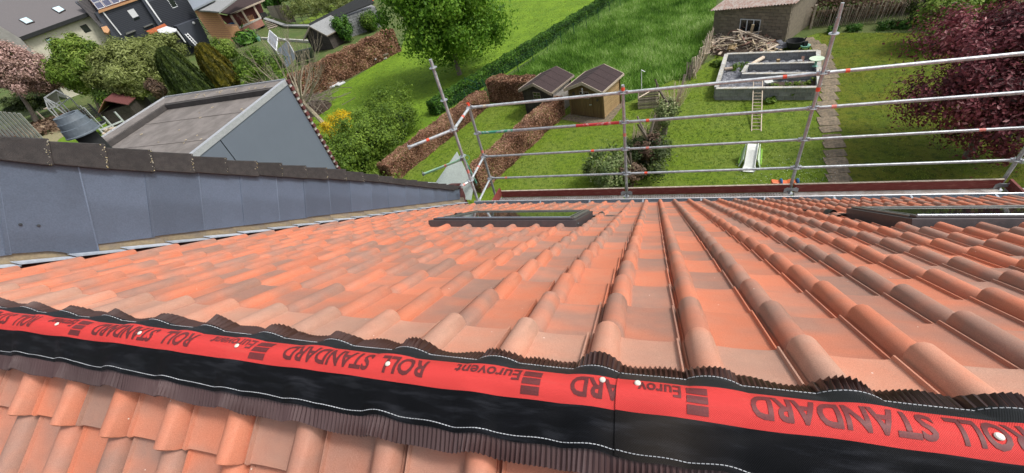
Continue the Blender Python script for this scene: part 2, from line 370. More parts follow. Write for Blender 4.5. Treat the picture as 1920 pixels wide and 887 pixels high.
def tree(name, label, cat, base, c, R, n, size, LM, clumps=50, spread=.2, trunk_r=.15, tm=None, group=None, depth=3, shell=.55, elong=1., drop=None, fork=.45, seed=1):
    base = np.array(base, float); c = np.array(c, float)
    t = thing(name, label, cat, base, group)
    mb = MB(); mid = base + (c - base) * fork; limbs(mb, base - V3(0, 0, .1), mid, trunk_r, depth, .75, seed)
    mb.build('trunk', tm or BARK, t, smooth=True)
    P, Nn, tn = crown_points(c, R, n, clumps, spread, shell)
    P = P[P[:, 2] > base[2] + .05] if True else P
    P, Nn, tn = crown_points(c, R, n, clumps, spread, shell); k = P[:, 2] > base[2] + .05
    leaf_object('crown', P[k], Nn[k], size, LM, t, elong=elong, drop=drop, tone=tn[k])
    return t
def grass_patch(name, label, poly, n, h, wd, M_, cat='grass', avoid=None, lean=.35, tone_scale=.6):
    """upright tapering blades scattered over a ground polygon (one object: nobody could count them)"""
    poly = np.array([p[:2] for p in poly]); lo = poly.min(0); hi = poly.max(0)
    Q = rng.uniform(lo, hi, (int(n * 2.4), 2)); ins = inside(Q, poly)
    if avoid is not None:
        for a in avoid: ins &= ~inside(Q, np.array([p[:2] for p in a]))
    Q = Q[ins][:n]; n = len(Q); P = np.c_[Q, np.zeros(n)]
    a = rng.uniform(0, 2 * math.pi, n); s = np.c_[np.cos(a), np.sin(a), np.zeros(n)]
    big = np.sin(Q[:, 0] * 1.7 + 2 * np.sin(Q[:, 1] * .9)) * np.cos(Q[:, 1] * 1.3 + 1.5 * np.sin(Q[:, 0] * 1.1))
    hh = h * rng.uniform(.5, 1.3, n) * (1 + .3 * big); ww = wd * rng.uniform(.6, 1.4, n)
    ln = rng.normal(size=(n, 3)) * lean; ln[:, 2] = 1; ln /= np.linalg.norm(ln, axis=1)[:, None]
    b = P - s * ww[:, None] / 2; c_ = P + s * ww[:, None] / 2; tip = P + ln * hh[:, None]
    me = npmesh(name, np.stack([b, c_, tip], 1).reshape(-1, 3), np.arange(3 * n).reshape(n, 3), {'rnd': ('FACE', 'FLOAT', np.clip(.48 + .20 * big + .16 * np.sin(Q[:, 0] * .55 + 1.3 * np.sin(Q[:, 1] * .4)) * np.sin(Q[:, 1] * .63) + .12 * np.sin(Q[:, 0] * 5.1 + 3 * np.sin(Q[:, 1] * 3.7)) + rng.normal(0, .2, n), 0, 1))})
    return tag(link(name, me, M_), label, cat, kind='stuff')
def inside(Q, poly):
    x, y = Q[:, 0], Q[:, 1]; r = np.zeros(len(Q), bool); j = len(poly) - 1
    for i in range(len(poly)):
        xi, yi = poly[i]; xj, yj = poly[j]
        r ^= ((yi > y) != (yj > y)) & (x < (xj - xi) * (y - yi) / (yj - yi + 1e-12) + xi); j = i
    return r
def sheet(name, pts, M_, z):
    mb = MB(); mb.add([(p[0], p[1], z) for p in pts], [tuple(range(len(pts)))])
    o = mb.build(name, M_); o['kind'] = 'structure'; return o
def hedge(name, label, path, wd, h, n, size, LM, core, cat='hedge', round_=.12, tonev=.5):
    """clipped hedge along a ground path: twiggy core plus leaves on its faces"""
    path = [np.array([p[0], p[1], 0.]) for p in path]; t = thing(name, label, cat, path[0])
    mb = MB(); P = []; Nn = []
    tot = sum(np.linalg.norm(b - a) for a, b in zip(path, path[1:]))
    for a, b in zip(path, path[1:]):
        d = b - a; L = np.linalg.norm(d); d /= L; s = V3(d[1], -d[0], 0)
        mb.box((a + b) / 2 + V3(0, 0, h * .46), (wd * .80, L, h * .88), np.stack([s, d, V3(0, 0, 1)], 1))
        k = int(n * L / tot)
        u = rng.uniform(-.0, L, k); area = np.array([h, h, wd]); face = rng.choice(3, k, p=area / area.sum())
        uu = rng.uniform(0, 1, k)
        off = np.where(face == 0, -wd / 2, np.where(face == 1, wd / 2, (uu - .5) * wd)); z = np.where(face == 2, h, uu * h)
        # rounded shoulders and lumpy faces
        lump = .05 * np.sin(u * 3.1 + z * 4) + .04 * np.sin(u * 7.3 + off * 9)
        off = np.where(face < 2, off * (1 - round_ * (z / h) ** 4) * (1 + lump * 1.5), off); z = np.where(face == 2, h * (1 + lump) - round_ * np.abs(off / (wd / 2)) ** 3 * .5 * wd, z)
        nrm = np.where((face == 0)[:, None], -s, np.where((face == 1)[:, None], s, V3(0, 0, 1))) + rng.normal(size=(k, 3)) * .55
        nrm /= np.linalg.norm(nrm, axis=1)[:, None]
        P.append(a + d * u[:, None] + s * off[:, None] + V3(0, 0, 1) * z[:, None] + rng.normal(size=(k, 3)) * size * .6); Nn.append(nrm)
    for e, dirn in ((path[0], path[0] - path[1]), (path[-1], path[-1] - path[-2])):   # ends
        k = int(n * .5 * wd / tot * 1.3) + 30; dirn = dirn / np.linalg.norm(dirn); s = V3(dirn[1], -dirn[0], 0)
        P.append(e + s * rng.uniform(-.5, .5, k)[:, None] * wd + V3(0, 0, 1) * rng.uniform(0, h, k)[:, None] + rng.normal(size=(k, 3)) * size * .6); q = dirn + rng.normal(size=(k, 3)) * .5
        Nn.append(q / np.linalg.norm(q, axis=1)[:, None])
    P = np.concatenate(P); Nn = np.concatenate(Nn); P[:, 2] = np.maximum(P[:, 2], .01)
    mb.build('twig_core', core, t)
    tone = tonev - .02 + rng.normal(0, .17, len(P)) + .24 * np.sin(P[:, 0] * 2.3 + 1.7 * np.sin(P[:, 1] * 1.9)) * np.cos(P[:, 2] * 3 + P[:, 1])
    leaf_object('foliage', P, Nn, size, LM, t, tone=tone)
    return t
def panel(name, plane, px, th, M_, parent=None, out=0.):
    """a flat piece whose outline lies on a real plane, with thickness th behind it and standing 'out' proud"""
    pts = [plane(x, y) + plane.n * out for x, y in px]; mb = MB(); mb.prism(pts, -plane.n * th); return mb.build(name, M_, parent)
CORE_B = mat('hedge_twigs_brown', (.045, .028, .018), (.07, .045, .03), .95, 20)
CORE_G = mat('hedge_inside_green', (.010, .028, .007), None, .95, 20)

# ================================================================ THE TILED HOUSE ROOF WE LOOK DOWN FROM
TH, H0, W, G, OX, OS, PHI = .6079, .3972, .2085, .2613, .0641, .7344, .0313
CT, ST = math.cos(TH), math.sin(TH)
SL = V3(0, CT, -ST); NR = V3(0, ST, CT)              # down-slope and outward normal of the garden-side slope
def roofp(X, s, h=0.): return EYE - NR * (H0 - h) + V3(1, 0, 0) * X + SL * (s + PHI * X)
def roofhit(x, y, h=0.):
    r = ray(x, y); P = r * ((-H0 + h) / (r @ NR)); X = P[0]; return X, (P + NR * (H0 - h)) @ SL - PHI * X
EX = V3(1, 0, 0) + SL * PHI; EX /= np.linalg.norm(EX)
XWALL = -3.34
house = thing('terraced_house', 'house whose orange and brown clay tile roof fills the foreground', 'house', (0, 2.5, 0))
def tile_mesh(name, tr, tp, dust=0., L=.335, n2=2):
    """one interlocking tile: left lip gap, round roll, flat pan, right lip; x across, y up the slope, z outwards"""
    prof = [(.000, -.022), (.020, -.022), (.034, -.006)]
    for i in range(9): a = math.pi * (1 - i / 8); prof.append((.205 + .155 * math.cos(a), -.011 + .041 * math.sin(a) ** .9))
    prof += [(.40, -.0125), (.55, -.0145), (.72, -.0145), (.90, -.0125), (.958, -.010), (.968, -.001), (.986, -.001), (.990, -.012)]
    tint = [tr if x < .37 else tp for x, _ in prof]; V = []; U = []; T = []
    for j in range(n2 + 1):
        y = L * j / n2; dz = .028 * (1 - y / .335) - .011
        for (x, z), q in zip(prof, tint): V.append((x * W, -y, (z + (-.26 * y / .335 * (z + .011) if .04 < x < .37 else 0)) + dz)); U.append((x * W, y, z)); T.append(q)
    k = len(prof); Fc = [(j * k + i, j * k + i + 1, (j + 1) * k + i + 1, (j + 1) * k + i) for j in range(n2) for i in range(k - 1)]
    b0 = len(V)
    # lower end: rounded nose and thickness
    for (x, z), q in zip(prof, tint): V.append((x * W, .004, z + .017 - .006)); U.append((x * W, 0, z)); T.append(q)
    b1 = len(V)
    for (x, z), q in zip(prof, tint): V.append((x * W, .003, z + .017 - .024)); U.append((x * W, 0, z)); T.append(q)
    Fc += [(b0 + i, b0 + i + 1, i + 1, i) for i in range(k - 1)] + [(b1 + i, b1 + i + 1, b0 + i + 1, b0 + i) for i in range(k - 1)]
    # right-hand edge
    V.append((W, 0, -.012)); V.append((W, -L, -.035)); U += [(W, 0, 0), (W, L, 0)]; T += [tp, tp]
    Fc.append((k - 1, len(V) - 2, len(V) - 1, n2 * k + k - 1))
    Fc = [q[::-1] for q in Fc]
    return np.array(V), np.array(Fc), np.array(U), np.array(T), dust
def tile_me(nm, V, Fc, U, T, D, S):
    me = npmesh(nm, V, Fc, {'tuv': ('POINT', 'FLOAT_VECTOR', U), 'tint': ('POINT', 'FLOAT', T), 'dust': ('POINT', 'FLOAT', D), 'seed': ('POINT', 'FLOAT', S)}, smooth=True)
    me.set_sharp_from_angle(angle=math.radians(50)); me.materials.append(TILE); return me
VAR = {}
def variant(tr, tp, dust, L=.335):
    key = (tr, tp, dust, L)
    if key not in VAR:
        V, Fc, U, T, _ = tile_mesh('roof_tile', tr, tp, dust, L); n = len(V)
        VAR[key] = ((V, Fc, U, T), tile_me('roof_tile', V, Fc, U, T, np.full(n, dust), np.zeros(n)))
    return VAR[key]
def frame(o, ex, ey, ez):
    M4 = Matrix.Identity(4)
    for i in range(3): M4[i][0] = ex[i]; M4[i][1] = ey[i]; M4[i][2] = ez[i]; M4[i][3] = o[i]
    return M4
SKY = [(-1.97, -.60, 3.36, 4.36), (1.66, 3.05, 3.42, 4.42)]     # roof windows: X0, X1, s0, s1
tiles = []
for r in range(1, 25):
    for c in range(-17, 30):
        X = OX + W * c; s = OS + G * r
        if X + W * .3 < XWALL or X > 5.9: continue
        q = roofp(X + W / 2, s - .13) - EYE; cc = RM.T @ q
        seen = cc[2] > .05 and -120 < cc[0] / cc[2] * F + CX < 2080
        if any(a - W * .3 < X + W / 2 < b + W * .3 and s0 + .10 < s < s1 + .22 for a, b, s0, s1 in SKY): continue
        if roofp(X, s)[1] > 5.36: continue
        tiles.append((np.linalg.norm(q) + (0 if seen else 50), r, c, X, s))
tiles.sort()
def tints(c, r):
    if c >= 1:
        a, b = ((.85, .20), (.10, .70))[c % 2 == 0]; j = random.uniform(-.15, .15)
        opts = ((a, b), (a, round(min(1, b + .35), 2)), (a, round(max(0, b - .3), 2)))
        return random.choice(opts)
    return random.choice([(.2, .75), (.75, .25), (.45, .55), (.1, .3), (.85, .8), (.5, .1), (.3, .9)])
merged = []; nind = 0
for i, (dd, r, c, X, s) in enumerate(tiles):
    tr, tp = tints(c, r); L = .335 if r > 1 else .27
    geo, me = variant(tr, tp, .85 if r == 1 else 0., L)
    o_ = roofp(X, s, random.uniform(-.0015, .0015)); ey = SL; ex = EX + ey * random.uniform(-.004, .004) + NR * random.uniform(-.006, .004); ex /= np.linalg.norm(ex); ez = np.cross(ex, ey); ez /= np.linalg.norm(ez); ey = np.cross(ez, ex); ez = ez * min(1., max(.66, 1 + (c + .5) * .07))
    if nind < 262:
        o = bpy.data.objects.new('roof_tile', me); C.objects.link(o); o.parent = house
        o.matrix_basis = Matrix.Translation(-house.location) @ frame(o_, ex, ey, ez); nind += 1
    else: merged.append((geo, o_, ex, ey, ez, random.random() * .9, 0.))
def join_tiles(lst, name):
    Vs, Fs, Us, Ts, Ds, Ss = [], [], [], [], [], []; n = 0
    for (V, Fc, U, T), o_, ex, ey, ez, sd_, du in lst:
        Vs.append(o_ + V[:, :1] * ex + V[:, 1:2] * ey + V[:, 2:3] * ez); Fs.append(Fc + n); Us.append(U); Ts.append(T); Ds.append(np.full(len(V), du)); Ss.append(np.full(len(V), sd_)); n += len(V)
    V = np.concatenate(Vs); c0 = V.mean(0)
    o = bpy.data.objects.new(name, tile_me(name, V - c0, np.concatenate(Fs), np.concatenate(Us), np.concatenate(Ts), np.concatenate(Ds), np.concatenate(Ss))); C.objects.link(o)
    o.location = Vector([float(a) for a in c0]); put(o, house); o['kind'] = 'stuff'
join_tiles(merged, 'farther_roof_tiles')
# near slope (behind the ridge, at the foot of the picture)
TH2 = math.radians(34.5); S2 = V3(0, -math.cos(TH2), -math.sin(TH2)); N2_ = V3(0, -math.sin(TH2), math.cos(TH2))
for r in range(0, 2):
    for k in range(-7, 28):
        X = -1.73 + .2085 * k
        P = EYE + V3(X, .133 + .0257 * (X + 1.5), -.876 - .012 * (X + 1.5)) + S2 * (.2616 * r)
        ex = V3(-1, -.0257, .012); ex /= np.linalg.norm(ex); ex = ex + N2_ * random.uniform(-.012, .006); ex /= np.linalg.norm(ex); ey = S2; ez = np.cross(ex, ey); ez /= np.linalg.norm(ez); ey = np.cross(ez, ex)
        geo, me = variant(*random.choice([(.1, .35), (.65, .75), (.15, .85), (.75, .2), (.3, .5)]), (.15 if r == 0 else .0), .25 if r == 0 else .335)
        o = bpy.data.objects.new('roof_tile', me); C.objects.link(o); o.parent = house
        o.matrix_basis = Matrix.Translation(-house.location) @ frame(P, ex, ey, ez)
# boarding under the tiles, walls, gutter
mb = MB(); A = [roofp(-3.3, .71, -.06), roofp(9.5, .71, -.06), roofp(9.5, 6.05, -.06), roofp(-3.3, 6.2, -.06)]; mb.prism(A, -NR * .05); mb.build('roof_boarding', BITUMD, house)
mb = MB(); A = [EYE + V3(-3.3, .33, -.83), EYE + V3(9.5, .6, -.9), EYE + V3(9.5, .6, -.9) + S2 * 5, EYE + V3(-3.3, .33, -.83) + S2 * 5]; mb.prism(A, -N2_ * .05); mb.build('roof_boarding', BITUMD, house)
mb = MB(); mb.box((3.1, 5.1, 2.8), (12.8, .2, 5.6)); mb.box((3.1, -3.9, 2.8), (12.8, .2, 5.6)); mb.build('wall', REDBR, house)
gb = MB(); ga = V3(-3.12, 5.30, 10 - 4.272); gx = V3(9.5, 5.30, 10 - 4.272)
for (y0, z0, y1, z1) in ((.02, -.06, .02, .0), (.02, -.06, .15, -.06), (.15, -.06, .15, .052)):
    p, q = ga + V3(0, y0, z0), gx + V3(0, y0, z0); p2, q2 = ga + V3(0, y1, z1), gx + V3(0, y1, z1)
    gb.prism([p, q, q2, p2], (0, .002, 0) if y0 == y1 else (0, 0, .002))
gb.box(ga + V3(.001, .085, -.01), (.003, .13, .10))
gut = gb.build('gutter', ZINC, house)
gb = MB(); gb.tube(ga + V3(0, .152, .054), gx + V3(0, .152, .054), .009, 8); gb.build('gutter_bead', ALUW, gut, smooth=True)
for k in range(14):
    mb = MB(); X = -2.7 + k * .85; mb.box((X, 5.385, 10 - 4.222), (.025, .13, .004)); mb.build('gutter_strap', ZINC, gut)

# ---- roof windows
def roof_window(X0, X1, s0, s1, label):
    t = thing('roof_window', label, 'skylight', roofp(X0, s0)); fx, fy = EX, SL
    def blk(mb, x0, x1, a, b, h0, h1):
        P = [roofp(x, s, h) for x in (x0, x1) for s in (a, b) for h in (h0, h1)]
        mb.add(P, [(0, 1, 3, 2), (4, 6, 7, 5), (0, 4, 5, 1), (2, 3, 7, 6), (0, 2, 6, 4), (1, 5, 7, 3)]); return mb
    blk(MB(), X0, X1, s0, s0 + .055, -.06, .060).build('upper_frame', FRAME, t, bevel=.003)
    blk(MB(), X0, X0 + .055, s0 + .056, s1, -.06, .058).build('side_frame', FRAME, t, bevel=.003); blk(MB(), X1 - .055, X1, s0 + .056, s1, -.06, .058).build('side_frame', FRAME, t, bevel=.003)
    blk(MB(), X0 + .056, X1 - .056, s1 - .05, s1, -.06, .058).build('lower_frame', FRAME, t)
    blk(MB(), X0 + .035, X1 - .035, s0 + .03, s0 + .105, .061, .078).build('top_cover', FRAME, t, bevel=.004)
    mb = MB(); mb.tube(roofp(X0 + .06, s0 + .070, .078), roofp(X1 - .06, s0 + .070, .078), .007, 10); mb.build('top_rail', FRAMEL, t, smooth=True)
    for xa, xb in ((X0 + .03, X0 + .10), (X1 - .10, X1 - .03)):
        c = blk(MB(), xa, xb, s0 + .106, s1 - .01, .060, .074).build('side_cover', FRAMEG, t, bevel=.003)
        q = blk(MB(), xa + .030, xa + .036, s0 + .11, s1 - .02, .0741, .077).build('seal_strip', BLACKP, c)
    blk(MB(), X0 + .101, X1 - .101, s1 - .09, s1 - .012, .060, .074).build('bottom_cover', FRAMEG, t, bevel=.003)
    blk(MB(), X0 + .099, X1 - .099, s0 + .105, s1 - .09, .052, .064).build('pane', GLASS, t)
    for sg, xx in ((-1, X0), (1, X1)):          # small screws on the side
        mb = MB(); p = roofp(xx, s0 + .10, .02) + EX * sg * .001; mb.lathe(p, [(.008, 0), (.008, .004), (0, .005)], 10, EX * sg); mb.build('screw', ZINC, t)
    # pleated apron at the foot, running out over the neighbouring tile rolls
    xs = np.arange(X0 - .30, X1 + .30, .0045); V = []
    for j, (s, hh) in enumerate(((s1 + .0, .030), (s1 + .07, .012), (s1 + .15, .0))):
        for i, x in enumerate(xs):
            u = ((x - OX) / W) % 1; roll = .042 * max(0, math.sin(math.pi * min(1, max(0, (u - .03) / .34)))) ** .8 - .010
            V.append(roofp(x, s, roll + hh * .25 + .006 + .004 * (i % 2) * (j > 0)))
    n = len(xs); me = npmesh('pleated_apron', np.array(V) - V[0], np.array([(j * n + i, j * n + i + 1, (j + 1) * n + i + 1, (j + 1) * n + i) for j in range(2) for i in range(n - 1)]))
    link('pleated_apron', me, PLEATD, t, loc=V[0])
    return t
roof_window(*SKY[0], 'left roof window set flush in the clay tiles near the party wall, glass reflecting the lawn')
roof_window(*SKY[1], 'right roof window cut off by the picture edge, dark brown-grey frame')

# ================================================================ RIDGE ROLL (two lengths overlapping)
def rollh(X):
    u = ((X - OX) / W) % 1
    return .030 * max(0, math.sin(math.pi * min(1, max(0, (u + .01) / .44)))) ** .75
def rollh2(X):                                        # rolls of the near slope (mirrored)
    u = ((-1.73 - X) / .2085) % 1
    return .034 * max(0, math.sin(math.pi * min(1, max(0, (u - .0) / .42)))) ** 1.1
def wob(X, k=0.): return math.sin(X * 5.3 + k) * .5 + math.sin(X * 11.7 + 2 * k) * .3 + math.sin(X * 2.1 + k * 3) * .4
CS = [(.0, .4300, -.7700), (.10, .4120, -.7450), (.22, .3870, -.7140), (.36, .3640, -.6985), (.50, .3440, -.6975), (.62, .3240, -.7110), (.80, .3020, -.7310), (1., .2700, -.7640)]
CSV = np.linspace(0, 1, 101)
def smooth_curve(col):
    q = np.interp(CSV, [c[0] for c in CS], [c[col] for c in CS])
    for _ in range(60): q[1:-1] = (q[:-2] + 2 * q[1:-1] + q[2:]) / 4
    return q
CSY, CSZ = smooth_curve(1), smooth_curve(2)
def cloth(X, v, lift=0.):
    y = float(np.interp(v, CSV, CSY)); z = float(np.interp(v, CSV, CSZ))
    e = max(0., 1 - v / .36); e2 = max(0., (v - .55) / .45)
    z += rollh(X) * .85 * e ** 1.1 + rollh2(X) * .35 * e2 + .0030 * wob(X * 1.6, v * 2) * (1 - abs(v - .4)) + .0035 * math.sin(X * 30 + 3 * math.sin(v * 9 + X * 5)) * e2 * (1 - e2) * 2
    y += .0035 * wob(X, 1.7) * (.6 + e2 * .4) + .004 * wob(X, 4.) * e2
    wr = math.sin(X * 23 + 5 * v + 2.2 * math.sin(X * 4.1)) * math.sin(v * 7 + X * 3) + .6 * math.sin(X * 41 + 9 * v * math.sin(X * 2.3))
    z += .0032 * wr * (.25 + e2 * (1.6 - e2)); y += .0016 * wr * e2
    sk = .0257 * X
    return EYE + V3(X, y + sk, z - .018 * X + lift)
def ridgemat():  # woven mesh: print threads, black threads, site dust near the lap
    mt, t, bs, N, L = material('ridge_mesh_cloth')
    a = N('ShaderNodeAttribute'); a.attribute_name = 'tuv'; sp = N('ShaderNodeSeparateXYZ'); L(a.outputs['Vector'], sp.inputs[0]); u, v = sp.outputs[0], sp.outputs[1]
    band = mathn(t, 'MULTIPLY', mathn(t, 'GREATER_THAN', v, .235), mathn(t, 'LESS_THAN', v, .615))
    wv = mathn(t, 'MULTIPLY', mathn(t, 'SINE', mathn(t, 'MULTIPLY', u, 2400.)), mathn(t, 'SINE', mathn(t, 'MULTIPLY', v, 330.)))
    wv = mathn(t, 'ADD', mathn(t, 'MULTIPLY', wv, .5), .5)
    n = noise(t, a.outputs['Vector'], 9, 4); dust = ramp(t, n, .5, .8)
    blk = mixc(t, wv, (.0025, .0028, .004), (.007, .0075, .0095)); blk = mixc(t, mathn(t, 'MULTIPLY', ramp(t, n, .46, .72), .55), blk, (.022, .025, .033)); blk = mixc(t, mathn(t, 'MULTIPLY', dust, .10), blk, (.08, .07, .065))  # blue-grey patches paint a soft sheen into the black; thin dust on top
    far = mathn(t, 'LESS_THAN', v, .235); blk = mixc(t, mathn(t, 'MULTIPLY', far, mathn(t, 'ADD', .15, mathn(t, 'MULTIPLY', wv, .3))), blk, (.05, .054, .06))
    jd = ramp(t, mathn(t, 'ABSOLUTE', mathn(t, 'SUBTRACT', u, .02)), .0, .12, .45, 0.); blk = mixc(t, jd, blk, (.055, .045, .038))
    red = mixc(t, wv, (.66, .068, .060), (.46, .034, .034)); red = mixc(t, mathn(t, 'MULTIPLY', dust, .18), red, (.45, .12, .09))
    L(mixc(t, band, blk, red), bs.inputs['Base Color']); bs.inputs['Roughness'].default_value = .5; bs.inputs['Specular IOR Level'].default_value = .10
    bumpn(t, wv, .5, .001, bs); return mt
CLOTH = ridgemat()
THREAD = mat('white_thread', (.62, .64, .68), None, .6, 20); PRINT = mat('black_print_on_red', (.15, .022, .022), (.085, .012, .014), .6, 500, lo=.3, hi=.7)
NAIL = mat('pale_nail_head', (.72, .70, .62), None, .45, 20)
PLEATM = mat('brown_pleated_aluminium', (.060, .026, .020), (.038, .017, .014), .32, 3, .0, .1, 0, fine=12); PLEATN = mat('plum_brown_pleated_aluminium', (.080, .044, .044), (.052, .028, .028), .40, 3, .0, .1, 0, fine=12)
def ridge_length(X0, X1, lift, label):
    t = thing('ridge_roll', label, 'ridge roll', cloth((X0 + X1) / 2, .4))
    xs = np.arange(X0, X1 + .004, .006); vs = np.linspace(0, 1, 34)
    V = np.array([cloth(x, v, lift) for v in vs for x in xs]); U = np.array([(x, v, 0) for v in vs for x in xs]); n = len(xs)
    Fq = np.array([(j * n + i, j * n + i + 1, (j + 1) * n + i + 1, (j + 1) * n + i) for j in range(len(vs) - 1) for i in range(n - 1)])
    link('mesh_cloth', npmesh('mesh_cloth', V - V[0], Fq, {'tuv': ('POINT', 'FLOAT_VECTOR', U)}, True), CLOTH, t, loc=V[0])
    # pleated skirts both sides
    per = .0095; k = 4; xs = np.arange(X0 - .004, X1 + .004, per / k)
    ph = np.arange(len(xs)) / k * 2 * math.pi
    for side, rows in ((0, ((.425, -.770, 0), (.444, -.782, .5), (.4585, -.7925, 1.))), (1, ((.276, -.764, 0), (.258, -.779, .5), (.2400, -.7935, 1.)))):
        V = []
        for (y, z, f) in rows:
            for i, x in enumerate(xs):
                bump = rollh(x) * (.95 + .50 * f) + .004 if side == 0 else rollh2(x) * (.20 + .30 * f)
                irr = .25 * math.sin(x * 140 + 2 * math.sin(x * 37)) ; am = (.0042 if side == 0 else .0034) * (1 + .5 * math.sin(x * 21 + 1) * f) * (.5 + .5 * f)
                dy = ((.006 if side == 0 else .002) * wob(x * 2.1, 2) + (.004 if side == 0 else .0012) * math.sin(x * 47)) * f
                if side == 0: dy += .012 * rollh(x) / .034 * f * -.6
                V.append(EYE + V3(x + irr * .004 * f, y + .0257 * x + (dy if side == 0 else -dy) + .0035 * wob(x, 1.7), z - .018 * x + bump + am * math.sin(ph[i] + irr) + lift * .5))
        n = len(xs); Fq = np.array([(j * n + i, j * n + i + 1, (j + 1) * n + i + 1, (j + 1) * n + i) for j in range(2) for i in range(n - 1)])
        link('pleated_skirt', npmesh('pleated_skirt', np.array(V) - V[0], Fq, None, False), PLEATM if side == 0 else PLEATN, t, loc=V[0])
    for v in (.045, .955):                            # stitched hems with a broken white thread
        mb = MB(); x = X0 + .003
        while x < X1 - .006: mb.tube(cloth(x, v, lift + .0012), cloth(x + .0048, v, lift + .0012), .0007, 4, cap=False); x += .0066
        o = mb.build('stitching', THREAD, t, 'stuff')
    return t
left_roll = ridge_length(-4.2, -.048, 0, 'long left length of black mesh ridge roll with red lettered band')
right_roll = ridge_length(-.056, 4.2, .0038, 'right length of red and black ridge roll lapped over the other, dusty at its end')
def lettering(txt, xr, width, v0, hgt, parent, bold=.0, lift=0.):
    """print on the band, read from the other side of the ridge: starts at X=xr and runs towards -X"""
    cu = bpy.data.curves.new('print', 'FONT'); cu.body = txt; cu.size = 1; cu.offset = bold; cu.resolution_u = 3
    o = bpy.data.objects.new('print_tmp', cu); C.objects.link(o); dg = bpy.context.evaluated_depsgraph_get(); me = bpy.data.meshes.new_from_object(o.evaluated_get(dg)); bpy.data.objects.remove(o)
    bm = bmesh.new(); bm.from_mesh(me)
    ymax = max(v.co.y for v in bm.verts); xmax = max(v.co.x for v in bm.verts)
    for k in range(1, 10): bmesh.ops.bisect_plane(bm, geom=bm.verts[:] + bm.edges[:] + bm.faces[:], plane_co=(0, ymax * k / 10, 0), plane_no=(0, 1, 0))
    for k in range(1, int(xmax * 4)): bmesh.ops.bisect_plane(bm, geom=bm.verts[:] + bm.edges[:] + bm.faces[:], plane_co=(k / 4, 0, 0), plane_no=(1, 0, 0))
    bm.to_mesh(me); bm.free()
    n = len(me.vertices); co = np.empty(n * 3, np.float32); me.vertices.foreach_get('co', co); co = co.reshape(-1, 3)
    x0, x1 = co[:, 0].min(), co[:, 0].max(); y0, y1 = 0., .72
    P = np.array([cloth(xr - (c[0] - x0) / (x1 - x0) * width, v0 + (c[1] - y0) / (y1 - y0) * hgt, lift + .0009) for c in co])
    me.vertices.foreach_set('co', (P - P[0]).astype(np.float32).ravel()); me.update()
    return link('printed_lettering', me, PRINT, parent, loc=P[0])
def logo(xr, width, parent, lift=0.):
    for k in range(3):
        v0 = .275 + k * .108; xs = np.linspace(xr, xr - width, 8); V = [cloth(x, v, lift + .0011) for v in (v0, v0 + .045, v0 + .085) for x in xs]
        me = npmesh('printed_bar', np.array(V) - V[0], np.array([(j * 8 + i, j * 8 + i + 1, (j + 1) * 8 + i + 1, (j + 1) * 8 + i) for j in range(2) for i in range(7)])); link('printed_bar', me, PRINT, parent, loc=V[0])
_bx = np.linspace(-4.4, 1.3, 600); _bp = []
for X_ in _bx: q_ = RM.T @ (cloth(float(X_), .4) - EYE); _bp.append(q_[0] / q_[2] * F + CX)
def bandX(x): return float(np.interp(x, _bp, _bx))
# lettering placed along the band (right edge of each word seen from here = its first letter)
for par, words, lf in ((right_roll, [('ROLL', 1930, 1778, 1), ('STANDARD', 1752, 1407, 1), ('logo', 1327, 1287, 0), ('Eurov', 1277, 1196, 0)], .0038),
                       (left_roll, [('ARD', 1168, 1070, 1), ('logo', 1014, 980, 0), ('Eurovent', 974, 850, 0), ('ROLL', 798, 712, 1), ('STANDARD', 696, 535, 1), ('logo', 505, 477, 0), ('Eurovent', 471, 391, 0), ('ROLL', 362, 305, 1), ('STANDARD', 290, 178, 1), ('logo', 160, 141, 0), ('Eurovent', 135, 88, 0), ('ROLL', 66, 29, 1), ('STANDARD', 20, -70, 1)], 0.)):
    for wd_, xa, xb, b in words:
        xr = bandX(xa); wid = xr - bandX(xb)
        if wd_ == 'logo': logo(xr, wid, par, lf)
        else: lettering(wd_, xr, wid, .285 if b else .27, .255 if b else .17, par, .028 if b else .02, lf)
for x, y, par, lf in ((1128, 727, left_roll, 0), (729, 688, left_roll, 0), (447, 644, left_roll, 0), (265, 628, left_roll, 0), (110, 606, left_roll, 0), (1195, 726, right_roll, .0038), (1867, 803, right_roll, .0038)):
    X = bandX(x); mb = MB(); p = cloth(X, .30 if x in (1128, 1195) else .42, lf + .0015); mb.lathe(p, [(.0055, 0), (.0055, .0012), (.004, .0027), (.0001, .0030)], 14); mb.build('nail_head', NAIL, par, smooth=True)

# ================================================================ NEIGHBOUR'S PARTY WALL, COPING AND CLADDING
nb = thing('neighbouring_house', 'neighbouring house with dark clad party wall and black coping above the clay tiles', 'house', (-6.4, 3, 0))
cY = np.array([-.4, 1.19, 1.54, 2.18, 3.2, 4.17, 5.56]); cZ = np.array([.85, -.44, -.71, -1.22, -2.01, -2.83, -3.96])
def copz(Y): return 10 + float(np.interp(Y, cY, cZ))
bY = np.array([-.4, 1.10, 1.45, 2.13, 3.6, 5.41]); bZ = np.array([.74, -.53, -.83, -1.34, -2.46, -3.95])
def copb(Y): return 10 + float(np.interp(Y, bY, bZ))
def rz(Y): return float(roofp(XWALL, 0)[2] - (Y - roofp(XWALL, 0)[1]) * math.tan(TH))
mb = MB(); ys = np.linspace(-.3, 5.62, 12); mb.prism([(XWALL - .02, y, copb(y) + .03) for y in ys] + [(XWALL - .02, 5.62, 0), (XWALL - .02, -.3, 0)], (-.2, 0, 0)); mb.build('wall', REDBR, nb)
